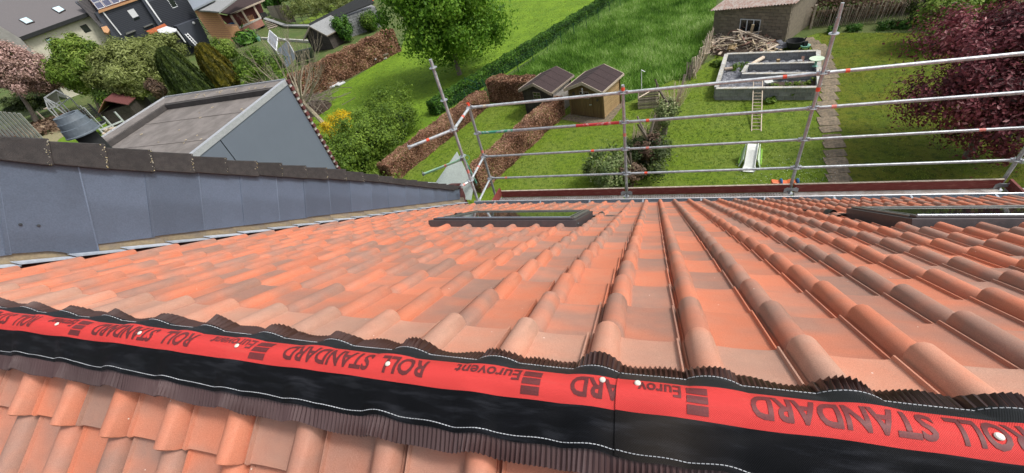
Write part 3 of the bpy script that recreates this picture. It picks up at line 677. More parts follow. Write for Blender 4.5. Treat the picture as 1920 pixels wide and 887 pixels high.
# sloping neighbour roof behind the coping
mb = MB(); mb.prism([(-3.45, -.3, copz(-.3) - .22), (-3.45, 5.7, copz(5.7) - .22), (-9.3, 5.7, copz(5.7) - .22), (-9.3, -.3, copz(-.3) - .22)], (0, 0, -.15)); mb.build('roof', COPING, nb)
def projY(x, yline):                                   # where a coping joint seen at pixel x meets the wall
    return float(atx(x, yline, XWALL)[1])
JX = [-30, 84, 195, 284, 360, 423, 480, 528, 573, 612, 648, 680, 709, 735, 759, 781, 801, 820, 836, 851, 866]
JYT = lambda x: float(np.interp(x, [0, 84, 195, 284, 430, 530, 640, 760, 870], [257, 265, 278, 290, 302, 312, 322, 338, 351]))
js = [projY(x, JYT(x) + 10) for x in JX]
for i, (a, b) in enumerate(zip(js, js[1:])):
    st = .012 + .004 * math.sin(i * 2.3); mb = MB(); h = .02
    def low_(y, d0=0): z = copz(y); d = (z - copb(y)) / (1 + .82 * .80); return (XWALL + .045, y - .82 * d, z - d + st - d0)
    P = [low_(a), low_(b + .03, .012), (XWALL + .045, b + .03, copz(b + .03) + st + .010), (XWALL + .045, a, copz(a) + st - .014)]; P[0] = (XWALL + .036,) + P[0][1:]; P[3] = (XWALL + .036,) + P[3][1:]
    mb.prism(P, (-.27, 0, 0)); o = mb.build('coping_tile', COPING, nb, bevel=.006)
    # lichen patches along the exposed end
    if i < 12:
        mb = MB()
        for k in range(20 if i < 4 else 8):
            f = random.random(); q0 = np.array(low_(b + .03, .012)); q1 = V3(XWALL + .045, b + .03, copz(b + .03) + st + .006); pq = q0 + (q1 - q0) * f; w_ = abs(random.gauss(0, .010)) + .006; yy = pq[1] - w_; zz = pq[2] + w_ * .8; s_ = random.uniform(.001, .0042)
            c_ = V3(XWALL + .0452, yy, zz); q = []
            for m_ in range(6): an = m_ * math.pi / 3; rr = s_ * random.uniform(.5, 1.2); q.append(c_ + V3(0, math.cos(an) * rr, math.sin(an) * rr))
            mb.prism(q, (.002, 0, 0))
        mb.build('lichen_patches', LICHEN, o, 'stuff')
# cladding sheets (their joints seen at these pixels along the mid-height of the band)
CJ = [-60, 4, 152, 278, 376, 456, 522, 575, 621, 662, 700, 732, 762, 790, 815, 840]
mid = lambda x: float(np.interp(x, [-60, 0, 160, 300, 460, 620, 760, 850], [405, 400, 400, 395, 375, 365, 365, 365]))
cy_ = [projY(x, float(np.interp(x, [0, 200, 440, 860], [308, 320, 333, 362]))) for x in CJ] + [5.46]
def sheet_low(y, low):
    z = copb(y) + .02; d = 0.
    for _ in range(30): d = z - (rz(y - .73 * d) + low)
    return y - .73 * d
for i, (a, b) in enumerate(zip(cy_, cy_[1:])):
    low = [.10, .10, .10, .11, .11, .11, .11, .12, .12, .12, .12, .12, .12, .12, .12, .12][i]
    out = .006 + .0035 * (i % 2); x_ = XWALL + out; ya = a - .012
    la, lb = sheet_low(ya, low), sheet_low(b, low); za, zb = rz(la) + low, rz(lb) + low
    if i == 1:
        zb = rz(lb) + .03; la = sheet_low(ya, .10)
        bot = [(x_, lb, zb)] + [(x_, lb + (la - lb) * f, rz(lb + (la - lb) * f) + h_) for f, h_ in ((.15, .03), (.3, .04), (.42, .075), (.55, .095), (.75, .10))] + [(x_, la, rz(la) + .11)]
    else: bot = [(x_, lb, zb), (x_, la, za)]
    mb = MB(); mb.prism([(x_, ya, copb(ya) + .02), (x_, b, copb(b) + .02)] + bot, (-.004, 0, 0)); o = mb.build('cladding_sheet', SLATE, nb)
    mb = MB(); mb.prism([(x_ + .001, b - .004, copb(b) + .025), (x_ + .0045, b, copb(b) + .02), (x_ + .0045, lb, zb), (x_ + .001, lb - .004, zb + .005)], (-.002, 0, 0)); mb.build('folded_seam', SLATE, o)
for x, y in ((38, 421), (72, 423)):
    p = atx(x, y, XWALL + .011); mb = MB(); mb.lathe(p, [(.008, 0), (.008, .003), (.0005, .004)], 12, V3(1, 0, 0)); mb.build('rivet', PLEATD, nb)
# soaker flashing pieces stepping down against the wall
ly = [projY(x, float(np.interp(x, [-40, 30, 240, 430, 560, 700, 860], [512, 500, 478, 443, 415, 392, 380]))) for x in (-40, 30, 140, 240, 320, 387, 447, 500, 545, 585, 620, 652, 682, 708, 732, 756, 780, 803, 826, 850)] + [5.5]
for i, (a, b) in enumerate(zip(ly, ly[1:])):
    mb = MB(); mb.prism([(XWALL - .003 - .002 * (i % 2), a, rz(a) + .16), (XWALL - .003 - .002 * (i % 2), b + .01, rz(b) + .15), (XWALL - .003 - .002 * (i % 2), b + .01, rz(b) + .01), (XWALL - .003 - .002 * (i % 2), a, rz(a) + .035)], (-.0015, 0, 0))
    o = mb.build('lead_soaker', LEADM, nb)
    pts = [V3(XWALL + .008, a, rz(a) + .052), V3(XWALL + .008, b, rz(b) + .034), V3(XWALL + .075, b, rz(b) + .024), V3(XWALL + .075, a, rz(a) + .036)]
    mb = MB(); mb.prism(pts, (0, 0, .005)); mb.build('lead_edge', LEADE, o)
# flue terminal
fa, fb = atx(131, 222, -4.35), atx(200, 285, -4.35); fc = V3((fa[0] + fb[0]) / 2, fa[1] * .8 + fb[1] * .2, 0); fc[1] = atx(130, 222, -4.35)[1]; ftop = atx(126, 214, -4.35)[2]
mb = MB(); mb.tube((fc[0], fc[1], ftop - 1.2), (fc[0], fc[1], ftop - .14), .073, 24); fl = mb.build('flue_pipe', BLACKN, nb, smooth=True)
FC = mat('grey_flue_cowl', (.13, .16, .19), (.10, .125, .15), .6, 10, .1)
mb = MB(); mb.lathe((fc[0], fc[1], ftop), [(.062, -.03), (.064, 0), (.086, 0), (.090, -.045), (.092, -.047), (.097, -.048), (.101, -.09), (.103, -.091), (.110, -.092), (.116, -.145), (.122, -.15), (.122, -.158), (.085, -.165)], 28); mb.build('flue_cowl', FC, fl, smooth=True)
mb = MB(); mb.lathe((fc[0], fc[1], ftop - .035), [(.0, 0), (.066, 0)], 20); mb.build('flue_grate', BLACKN, fl)

# ================================================================ SCAFFOLD
sc = thing('scaffold', 'galvanised tube scaffold with guard rails and toe board along the gutter', 'scaffold', (1, 5.9, 0))
YO, YI = 6.27, 5.50; SX = [-3.07, -.46, 2.12, 4.70, 7.27]; Z0 = 10 - 2.78
def rosette(p, par): mb = MB(); mb.ring(p, .026, .058, .009, 16); mb.build('rosette', GALV, par, smooth=False)
def standard(X, Y, ztop, zs, cap=False, spig=False):
    mb = MB(); mb.tube((X, Y, 0), (X, Y, ztop - (.16 if spig else 0)), .0242, 16)
    if spig: mb.tube((X, Y, ztop - .16), (X, Y, ztop), .019, 14)
    o = mb.build('standard', GALV, sc, smooth=True)
    for z in zs: rosette((X, Y, z), o)
    mb = MB(); mb.tube((X, Y, 0), (X, Y, .006), .075, 12); mb.build('base_plate', GALV, o)
    return o
def tape(a, b, f, r, M_, par, L=.045):
    a = np.array(a); b = np.array(b); d = (b - a) / np.linalg.norm(b - a); p = a + (b - a) * f; mb = MB(); mb.tube(p - d * L / 2, p + d * L / 2, r + .0012, 14, cap=False); mb.build('tape_band', M_, par, smooth=True)
for i, X in enumerate(SX):
    if i == 2: s_ = standard(X, YO, 10 - 1.93, [Z0 + .5 - .5 * k for k in range(12)], spig=True)
    elif i == 0: s_ = standard(X, YO, Z0 + .06, [Z0 - .5 * k for k in range(12)])
    else: s_ = standard(X, YO, Z0 + .12, [Z0 - .5 * k for k in range(12)])
    if i < 3:
        if i != 2: mb = MB(); mb.tube((X, YO, Z0 + .035), (X, YO, Z0 + .09), .0258, 14, cap=False); mb.build('tape_band', TAPE, s_)
        mb = MB(); zt = Z0 - (.22 if i == 2 else .72 if i == 1 else .88); mb.tube((X, YO, zt - .03), (X, YO, zt + .03), .0256, 14, cap=False); mb.build('tape_band', TAPE if i == 2 else TAPEP, s_)
si = standard(SX[0], YI, 10 - 1.66, [Z0 + 1 - .5 * k for k in range(14)], spig=False)
mb = MB(); mb.tube((SX[0], YI, 10 - 3.62), (SX[0], YI, 10 - 3.55), .0256, 14, cap=False); mb.build('tape_band', TAPEP, si)
mb = MB(); mb.ring((SX[0] + .075, YI - .03, 10 - 3.30), .045, .051, .008, 16, (.5, -.7, .4)); mb.build('hanging_ring', GREENP, si)
# guard rails between standards with wedge heads
def rail(a, b, r, M_, bands=(), extra=()):
    a = np.array(a, float); b = np.array(b, float); d = (b - a) / np.linalg.norm(b - a)
    mb = MB(); mb.tube(a + d * .07, b - d * .07, r, 14); o = mb.build('guard_rail', M_, sc, smooth=True)
    for p, q in ((a, d), (b, -d)):
        mb = MB(); mb.box(p + q * .052, (.045, .040, .055), np.stack([q, np.cross(V3(0, 0, 1), q), V3(0, 0, 1)], 1)); mb.box(p + q * .043 + V3(0, 0, .012), (.008, .010, .10)); mb.build('wedge_head', GALV, o, bevel=.004)
    for f, M2, L in bands: tape(a, b, f, r, M2, o, L)
    for f0, f1, M2 in extra: mb = MB(); mb.tube(a + (b - a) * f0, a + (b - a) * f1, r + .0008, 14, cap=False); mb.build('painted_length', M2, o, smooth=True)
    return o
BAND = {(0, 0): [(.115, CREAMT, .05)], (1, 0): [(.83, TAPE, .05)], (2, 0): [(.105, TAPE, .05)], (0, 1): [], (1, 1): [(.14, TAPE, .05)], (2, 1): [(.095, TAPEP, .06)],
        (0, 2): [(.79, TAPE, .05)], (1, 2): [(.14, TAPEP, .05)], (2, 2): [(.78, TAPEP, .07)], (0, 3): [(.13, TAPEP, .05)], (1, 3): [(.13, TAPE, .05)], (2, 3): []}
EXT = {(0, 1): [(.04, .27, GREENP), (.70, .97, REDP)]}
for i in range(4):
    for k in range(4):
        z = Z0 - .5 * k
        if i == 3 and k < 4: continue
        rail((SX[i], YO, z), (SX[i + 1], YO, z), .0242 if k < 2 else .020, GALVL if k == 0 else GALV, BAND.get((i, k), []), EXT.get((i, k), []))
# return rails at the left end and the loose ones that point past the corner
rail((SX[0], YO, Z0), (SX[0], YI, Z0), .0242, GALVL, [(.45, TAPE, .05)])
rail((SX[0], YI, Z0), (-3.74, 5.02, Z0 - .02), .0242, GALVL, [(.55, TAPE, .05)])
rail((SX[0], YO, Z0 - 1.), (SX[0], YI, Z0 - 1.), .020, GALVL, [(.45, TAPEP, .05)]); 
rail((SX[0], YI, Z0 - 1.), (-3.22, 5.28, Z0 - 1.0), .020, GALVL, [(.6, TAPEP, .04)])
rail((SX[0], YO, Z0 - 1.5), (SX[0], YI, Z0 - 1.5), .020, GALVL)
rail((SX[3], YO, Z0 - 1.5), (SX[3] + .75, YO - .75, Z0 - 1.52), .0242, GALVL, [(.45, TAPEP, .04)], [(.05, .38, LGREEN)])
rail((SX[0], YI, Z0 - .5), (SX[0] - .1, YI + .35, Z0 - 1.35), .020, GREENP)
rail((SX[0], YI, Z0 - .55), (-4.05, 5.55, Z0 - .88), .022, LGREEN, [(.4, TAPEP, .05)])
rail((-3.35, 5.75, 10 - 4.05), (-4.9, 5.75, 10 - 3.92), .018, GALVL)
# deck, toe boards, end board
ZD = 10 - 4.745
for i in range(4):
    for j in range(2):
        y0 = YI + .06 + j * .34
        if i == 0 or i == 1:
            mb = MB(); mb.box(((SX[i] + SX[i + 1]) / 2, y0 + .16, ZD), (2.50, .32, .05)); o = mb.build('deck_plank', DECKM, sc, bevel=.005)
            mb = MB()
            for a in range(60):
                for b in range(6): mb.tube((SX[i] + .1 + a * .04, y0 + .04 + b * .048 + .012 * (a % 2), ZD + .0255), (SX[i] + .1 + a * .04, y0 + .04 + b * .048 + .012 * (a % 2), ZD + .0275), .009, 5)
            mb.build('anti_slip_holes', BLACKN, o, 'stuff')
        else:
            mb = MB(); mb.box(((SX[i] + SX[i + 1]) / 2, y0 + .16, ZD), (2.50, .32, .05)); o = mb.build('deck_plank', DECKM, sc, bevel=.005)
            mb = MB()
            for a in range(34): mb.box((SX[i] + .12 + a * .034, y0 + .10, ZD + .0262), (.006, .13, .002))
            for a in range(4): mb.box((SX[i] + 1.45 + a * .22, y0 + .13, ZD + .0262), (.07, .05, .002))
            mb.build('deck_slots', WOODR, o, 'stuff')
for i in range(4):
    if i == 3: continue
    x0, x1 = SX[i] + .03, SX[i + 1] - .03
    if i == 0: x0 += .13
    mb = MB(); mb.box(((x0 + x1) / 2, YO - .045, ZD + .105), (x1 - x0, .03, .15)); mb.build('toe_board', TOE, sc, bevel=.004)
    mb = MB(); mb.box(((x0 + x1) / 2, YO - .045, ZD + .182), (x1 - x0, .032, .004)); mb.build('toe_board_edge', WOODP, sc)
    mb = MB(); mb.prism([(SX[i + 1] + a, YO - .068, ZD + .085 + b) for a, b in ((-.10, -.05), (-.10, .02), (-.06, .045), (-.03, .03), (.03, .03), (.06, .045), (.10, .02), (.10, -.05), (.04, -.03), (-.04, -.03))], (0, .006, 0)); mb.build('toe_board_bracket', GALV, sc)
mb = MB(); mb.box((SX[3] + .06, (YI + YO) / 2 + .05, ZD + .09), (.03, .62, .15)); mb.build('end_toe_board', TOE, sc)
mb = MB(); mb.bar((SX[0] + .05, YI + .1, ZD + .10), (SX[0] + .17, YO - .05, ZD + .18), .03, .17); mb.build('end_toe_board', TOE, sc)
for X in SX: mb = MB(); mb.tube((X, YI, ZD - .06), (X, YO, ZD - .06), .024, 12); mb.build('transom', GALV, sc, smooth=True)
for X in SX[1:]: standard(X, YI, ZD + .0, [])
# pale sheet leaning inside the scaffold corner
pl = Plane(V3(-3.5, 5.75, 10 - 3.9), (.45, -.75, .5)); o = panel('leaning_board', pl, [(817, 342), (857, 284), (888, 350), (884, 375), (830, 372)], .03, PLASTW); tag(o, 'pale grey sheet leaning behind the left scaffold corner', 'board')

# ================================================================ GROUND
def poly(px, z=0.): return [atz(x, y, z) for x, y in px]
sheet('ground', [(-700, -60), (500, -60), (500, 700), (-700, 700)], G_FAR, 0)
LAWN_L = poly([(640, 400), (560, 300), (560, 215), (640, 160), (752, 92), (775, 20), (800, -40), (1010, -100), (1175, -8), (835, 216), (700, 345)])
LAWN_M = poly([(560, 500), (690, 372), (925, 170), (1165, 195), (1262, 150), (1340, 110), (1340, 72), (1480, 80), (1535, 62), (1548, 110), (1575, 360), (1590, 520)])
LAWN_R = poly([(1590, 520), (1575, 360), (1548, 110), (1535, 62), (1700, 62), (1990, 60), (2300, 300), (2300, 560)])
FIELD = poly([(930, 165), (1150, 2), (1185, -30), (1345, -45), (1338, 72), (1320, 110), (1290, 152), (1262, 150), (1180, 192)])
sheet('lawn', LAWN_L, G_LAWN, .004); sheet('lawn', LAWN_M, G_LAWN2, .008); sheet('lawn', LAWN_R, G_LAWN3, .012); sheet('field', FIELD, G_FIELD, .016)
sheet('lawn', poly([(60, 290), (95, 250), (200, 215), (330, 195), (420, 175), (460, 150), (440, 190), (300, 290)]), G_LAWN, .005)
sheet('lawn', poly([(430, 80), (520, 62), (620, 60), (590, 78), (500, 84), (440, 96)]), G_FAR, .006)
sheet('lawn', poly([(620, 8), (560, 45), (700, 40), (690, 10)]), G_LAWN2, .005)
grass_patch('tall_grass', 'tall lush uncut grass filling the field behind the sheds', FIELD, 85000, .34, .05, BLADEF, lean=.5)
grass_patch('lawn_grass', 'short clipped grass between the sheds and the scaffold', LAWN_M, 70000, .055, .035, BLADE, lean=.6)
grass_patch('lawn_grass', 'bright striped grass around the big maple tree', LAWN_L, 45000, .06, .06, BLADE, lean=.6)
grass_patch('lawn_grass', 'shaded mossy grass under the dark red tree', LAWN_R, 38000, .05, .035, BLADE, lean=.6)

# ================================================================ HEDGES
def off(a, b, d):                                    # shift a ground line sideways (left seen from here)
    a = np.array(a); b = np.array(b); t_ = (b - a) / np.linalg.norm(b - a); n = V3(-t_[1], t_[0], 0); return [a + n * d, b + n * d]
h1 = off(atz(822, 217), atz(1185, -12), .42)
hedge('clipped_hedge', 'long dark green clipped hedge beside the wire fence and striped lawn', h1, .8, .85, 30000, .055, L_HEDGE, CORE_G)
h2 = off(atz(742, 342), atz(919, 199), .45)
hedge('beech_hedge', 'brown beech hedge between the dark shrub and the narrow lawn', h2, .85, .95, 50000, .036, L_BEECH, CORE_B)
h3 = off(atz(905, 362), atz(1060, 216), .42)
hedge('beech_hedge', 'brown beech hedge ending between the two garden sheds', h3, .80, 1.05, 44000, .034, L_BEECH, CORE_B)
h4 = [atz(925, 190) + V3(0, .3, 0), atz(1003, 193) + V3(0, .3, 0)]
hedge('beech_hedge', 'short brown beech hedge block left of the dark shed', h4, .9, 1.35, 19000, .038, L_BEECH, CORE_B)
h5 = off(atz(575, 188), atz(752, 96), .6)
hedge('beech_hedge', 'tall ragged brown beech hedge behind the bare pollard tree', h5, 1.2, 2.0, 48000, .065, L_BEECH, CORE_B)
P, Nn, tn = crown_points(atz(715, 352) + V3(0, .3, .55), (1.0, .8, .5), 2500, 14, .25); leaf_o = leaf_object('leafy_shoots', P, Nn, .05, L_FRESH, tone=tn); tag(leaf_o, 'fresh green shoots at the near end of the brown hedge', 'shrub')
# green wire fence along the hedge with its gate
wf = thing('wire_fence', 'dark green wire mesh fence running along the clipped hedge', 'fence', atz(845, 214))
fa_, fb_ = atz(842, 222), atz(1200, -8); n_ = 15
for i in range(n_): p = fa_ + (fb_ - fa_) * i / (n_ - 1); mb = MB(); mb.tube(p, p + V3(0, 0, 1.05), .025, 8); mb.build('post', GREENW, wf)
mb = MB()
for k in range(7): mb.bar(fa_ + V3(0, 0, .08 + k * .15), fb_ + V3(0, 0, .08 + k * .15), .008, .008)
mb.build('line_wires', GREENW, wf, 'stuff')
gt = thing('garden_gate', 'open green metal gate at the gap between brown hedges', 'gate', atz(915, 197))
for x, y, hh in ((902, 188, 1.35), (919, 196, 1.35), (880, 178, 1.2)): p = atz(x, y); mb = MB(); mb.tube(p, p + V3(0, 0, hh), .03, 8); mb.build('post', GREENW, gt)
p, q = atz(902, 188), atz(880, 178)
mb = MB(); [mb.bar(p + V3(0, 0, z), q + V3(0, 0, z), .03, .03) for z in (.2, .7, 1.15)]; mb.build('gate_leaf', GREENW, gt)

# ================================================================ SHRUBS AND TREES NEAR
def crown_px(base, cx_, cy_):
    d = np.array([base[0], base[1], 0.]); pl = Plane(base, d); c = pl(cx_, cy_); s = np.linalg.norm(pl(cx_ + 1, cy_) - c); return c, s
s1 = thing('dark_shrub', 'big dark green shrub between the yellow gorse and the brown hedge', 'shrub', atz(720, 300))
for k, (x, y, rx, ry, rz_) in enumerate(((690, 322, 1.6, 1.5, 1.35), (722, 295, 1.7, 1.7, 1.5), (765, 256, 1.35, 2.0, 1.55), (655, 335, 1.3, 1.2, 1.15))):
    P, Nn, tn = crown_points(atz(x, y) + V3(-.7, 0, rz_ * .82), (rx, ry, rz_), 15000, 90, .14, .70); k_ = P[:, 2] > .03; leaf_object('foliage', P[k_], Nn[k_], .052, L_DARK, s1, tone=tn[k_] * .75 + .28)
mb = MB(); [mb.lathe(atz(x, y) + V3(-.7, 0, 0), [(.75, .05), (.95, .8), (.7, 1.5), (.05, 1.9)], 12) for x, y in ((695, 318), (725, 292), (762, 258))]; mb.build('inner_twigs', CORE_G, s1)
tree('gorse_bush', 'yellow flowering bush beside the dark green shrub', 'shrub', atz(640, 262), atz(640, 262) + V3(0, 0, .85), (1.1, 1.0, .8), 6500, .045, L_YELL, 26, .16, .04, depth=1)
tree('gorse_bush', 'small yellow flowering bush nearer the bare tree', 'shrub', atz(652, 236), atz(652, 236) + V3(0, 0, .6), (.7, .7, .6), 2500, .045, L_YELL, 16, .16, .04, depth=1)
mp = tree('maple_tree', 'large round bright green maple tree standing on the striped lawn', 'tree', atz(862, 140), atz(862, 140) + V3(0, 0, 5.3), (3.9, 3.9, 4.3), 62000, .105, L_MAPLE, 190, .115, .20, depth=4, shell=.35, fork=.33, seed=5)
# pollarded bare tree
bt = thing('bare_tree', 'leafless pollarded tree with fanned pale branches beside the grey facade', 'tree', atz(608, 233))
mb = MB(); b0 = atz(608, 233); top_ = b0 + V3(-1.0, .2, 2.1); limbs(mb, b0 - V3(0, 0, .1), top_, .17, 0, seed=3); rnd = random.Random(4)
mb2 = MB()
for k in range(20):
    an = rnd.uniform(0, 2 * math.pi); el = rnd.uniform(-.05, 1.1); L = rnd.uniform(1.8, 3.2); d = V3(math.cos(an) * math.cos(el), math.sin(an) * math.cos(el), math.sin(el)) 
    limbs(mb2, top_ - V3(0, 0, rnd.uniform(0, .8)), top_ + d * L * .52, rnd.uniform(.05, .085), 3, .42, seed=50 + k, n=6)
mb.build('trunk', BARKP, bt, smooth=True); mb2.build('branches', BARKP, bt, smooth=True)
# branch pile under it
bp = thing('brush_pile', 'dark heap of cut branches under the bare tree', 'brush pile', atz(590, 215)); mb = MB()
for k in range(170):
    c0 = atz(588, 205) + V3(rnd.gauss(0, 1.3), rnd.gauss(0, 1.2), rnd.uniform(.05, .9)); d = V3(rnd.gauss(0, 1), rnd.gauss(0, 1), rnd.gauss(0, .35)); d /= np.linalg.norm(d); mb.tube(c0 - d * rnd.uniform(.3, .9), c0 + d * rnd.uniform(.3, .9), rnd.uniform(.010, .03), 5)
mb.build('twigs', BARK, bp, 'stuff'); mb = MB(); mb.lathe(atz(588, 208), [(1.5, 0), (1.3, .3), (.6, .6), (.02, .7)], 12); mb.build('heap_core', SOIL, bp)
# middle garden row: variegated bush, ivy stumps and dead stems
tree('ivy_bush', 'pale variegated leafy bush in front of the toe board left of the middle post', 'shrub', atz(1140, 352), atz(1138, 352) + V3(0, .2, .75), (.85, .9, .80), 7500, .045, L_IVY, 34, .16, .05, depth=1)
def stump(px, hh, r, LM, lab, n, seed):
    b = atz(*px); t = thing('ivy_stump', lab, 'stump', b); mb = MB(); limbs(mb, b - V3(0, 0, .1), b + V3(.1, .1, hh), r * .45, 1, .6, seed); mb.build('stem', BARK, t)
    P, Nn, tn = crown_points(b + V3(.1, .1, hh * .75), (r * 1.5, r * 1.5, hh * .42), n, 20, .2); k = P[:, 2] > .02; leaf_object('leaves', P[k], Nn[k], .045, LM, t, tone=tn[k]); return t
stump((1245, 252), 1.5, .30, L_IVY, 'ivy covered stump farthest up the row, beside the compost crate', 3500, 11)
stump((1212, 315), 1.25, .30, L_DEAD, 'brown shrivelled stump in the middle of the row between the lawns', 2600, 12)
stump((1180, 350), .8, .30, L_DEAD, 'low brown withered bush behind the middle scaffold post', 2200, 13)
tree('juniper_bush', 'low near-black evergreen bush spreading right of the middle post', 'shrub', atz(1222, 322), atz(1222, 322) + V3(0, .2, .55), (.85, 1.2, .55), 6000, .05, L_CONIF, 26, .2, .05, depth=1)
tree('juniper_bush', 'dark evergreen bush just left of the withered stump', 'shrub', atz(1195, 300), atz(1195, 300) + V3(0, .1, .45), (.5, .8, .5), 3500, .05, L_CONIF, 20, .2, .05, depth=1)
tree('sprout_bush', 'small lime green sprout beside the ivy stumps', 'shrub', atz(1251, 280), atz(1251, 280) + V3(0, 0, .25), (.2, .2, .25), 350, .04, L_FRESH, 8, .3, .01, depth=0)
def straw(px0, hh, lean, n, lab, seed):
    b = atz(*px0); t = thing('dead_stems', lab, 'dead plant', b); mb = MB(); r_ = random.Random(seed); l = np.array(lean, float)
    for k in range(n):
        f = V3(r_.gauss(0, .16), r_.gauss(0, .16), 0); e = b + f + l * hh * r_.uniform(.6, 1.1) + V3(r_.gauss(0, .14), r_.gauss(0, .14), 0); mb.tube(b + f * .6, (b + f + e) / 2 + V3(0, 0, .05), .011, 4, .010, False); mb.tube((b + f + e) / 2 + V3(0, 0, .05), e, .010, 4, .005, False)
    mb.build('stems', STRAW, t, 'stuff'); return t
straw((1195, 285), 1.0, (.15, .5, 1.0), 90, 'pale dry fan of dead stems nearest the middle post', 1)
straw((1228, 250), 1.0, (.35, .6, 1.0), 90, 'pale dry fan of dead stems below the ivy stump', 2)
straw((1252, 215), 1.1, (-.2, .2, 1.0), 70, 'pale dry tuft topping the ivy stump', 3)
straw((1268, 200), 1.1, (.2, .4, 1.0), 40, 'thin pale dry stems right of the compost crate', 4)
# compost crate of planks, white pole, grey plank
cr = thing('compost_crate', 'small weathered slatted compost crate beside the ivy stump', 'crate', atz(1215, 200)); c = atz(1216, 203) + V3(0, .35, 0)
for k in range(4):
    for (dx, dy, a, b_) in ((0, -.4, 1, .03), (0, .4, 1, .03), (-.5, 0, .03, .8), (.5, 0, .03, .8)): mb = MB(); mb.box(c + V3(dx, dy, .08 + k * .14 + (.005 if dx else 0)), (a, b_, .11)); mb.build('slat', WOODG, cr)
mb = MB(); mb.bar(c + V3(-.45, -.35, .62), c + V3(.3, .45, .66), .06, .02); mb.build('slat', WOODP, cr)
mb = MB(); p = atz(1203, 178); mb.tube(p, p + V3(0, 0, 1.35), .02, 8); mb.bar(p + V3(0, 0, 1.34), p + V3(.18, -.05, 1.25), .04, .02); o = mb.build('white_pole', WHITE); tag(o, 'thin white pole in the tall grass right of the tan shed', 'pole')
mb = MB(); p = atz(1272, 190); mb.bar(p, p + V3(.25, .35, 1.2), .12, .03); o = mb.build('grey_plank', WOODG); tag(o, 'grey plank leaning beside the dead stems', 'plank')

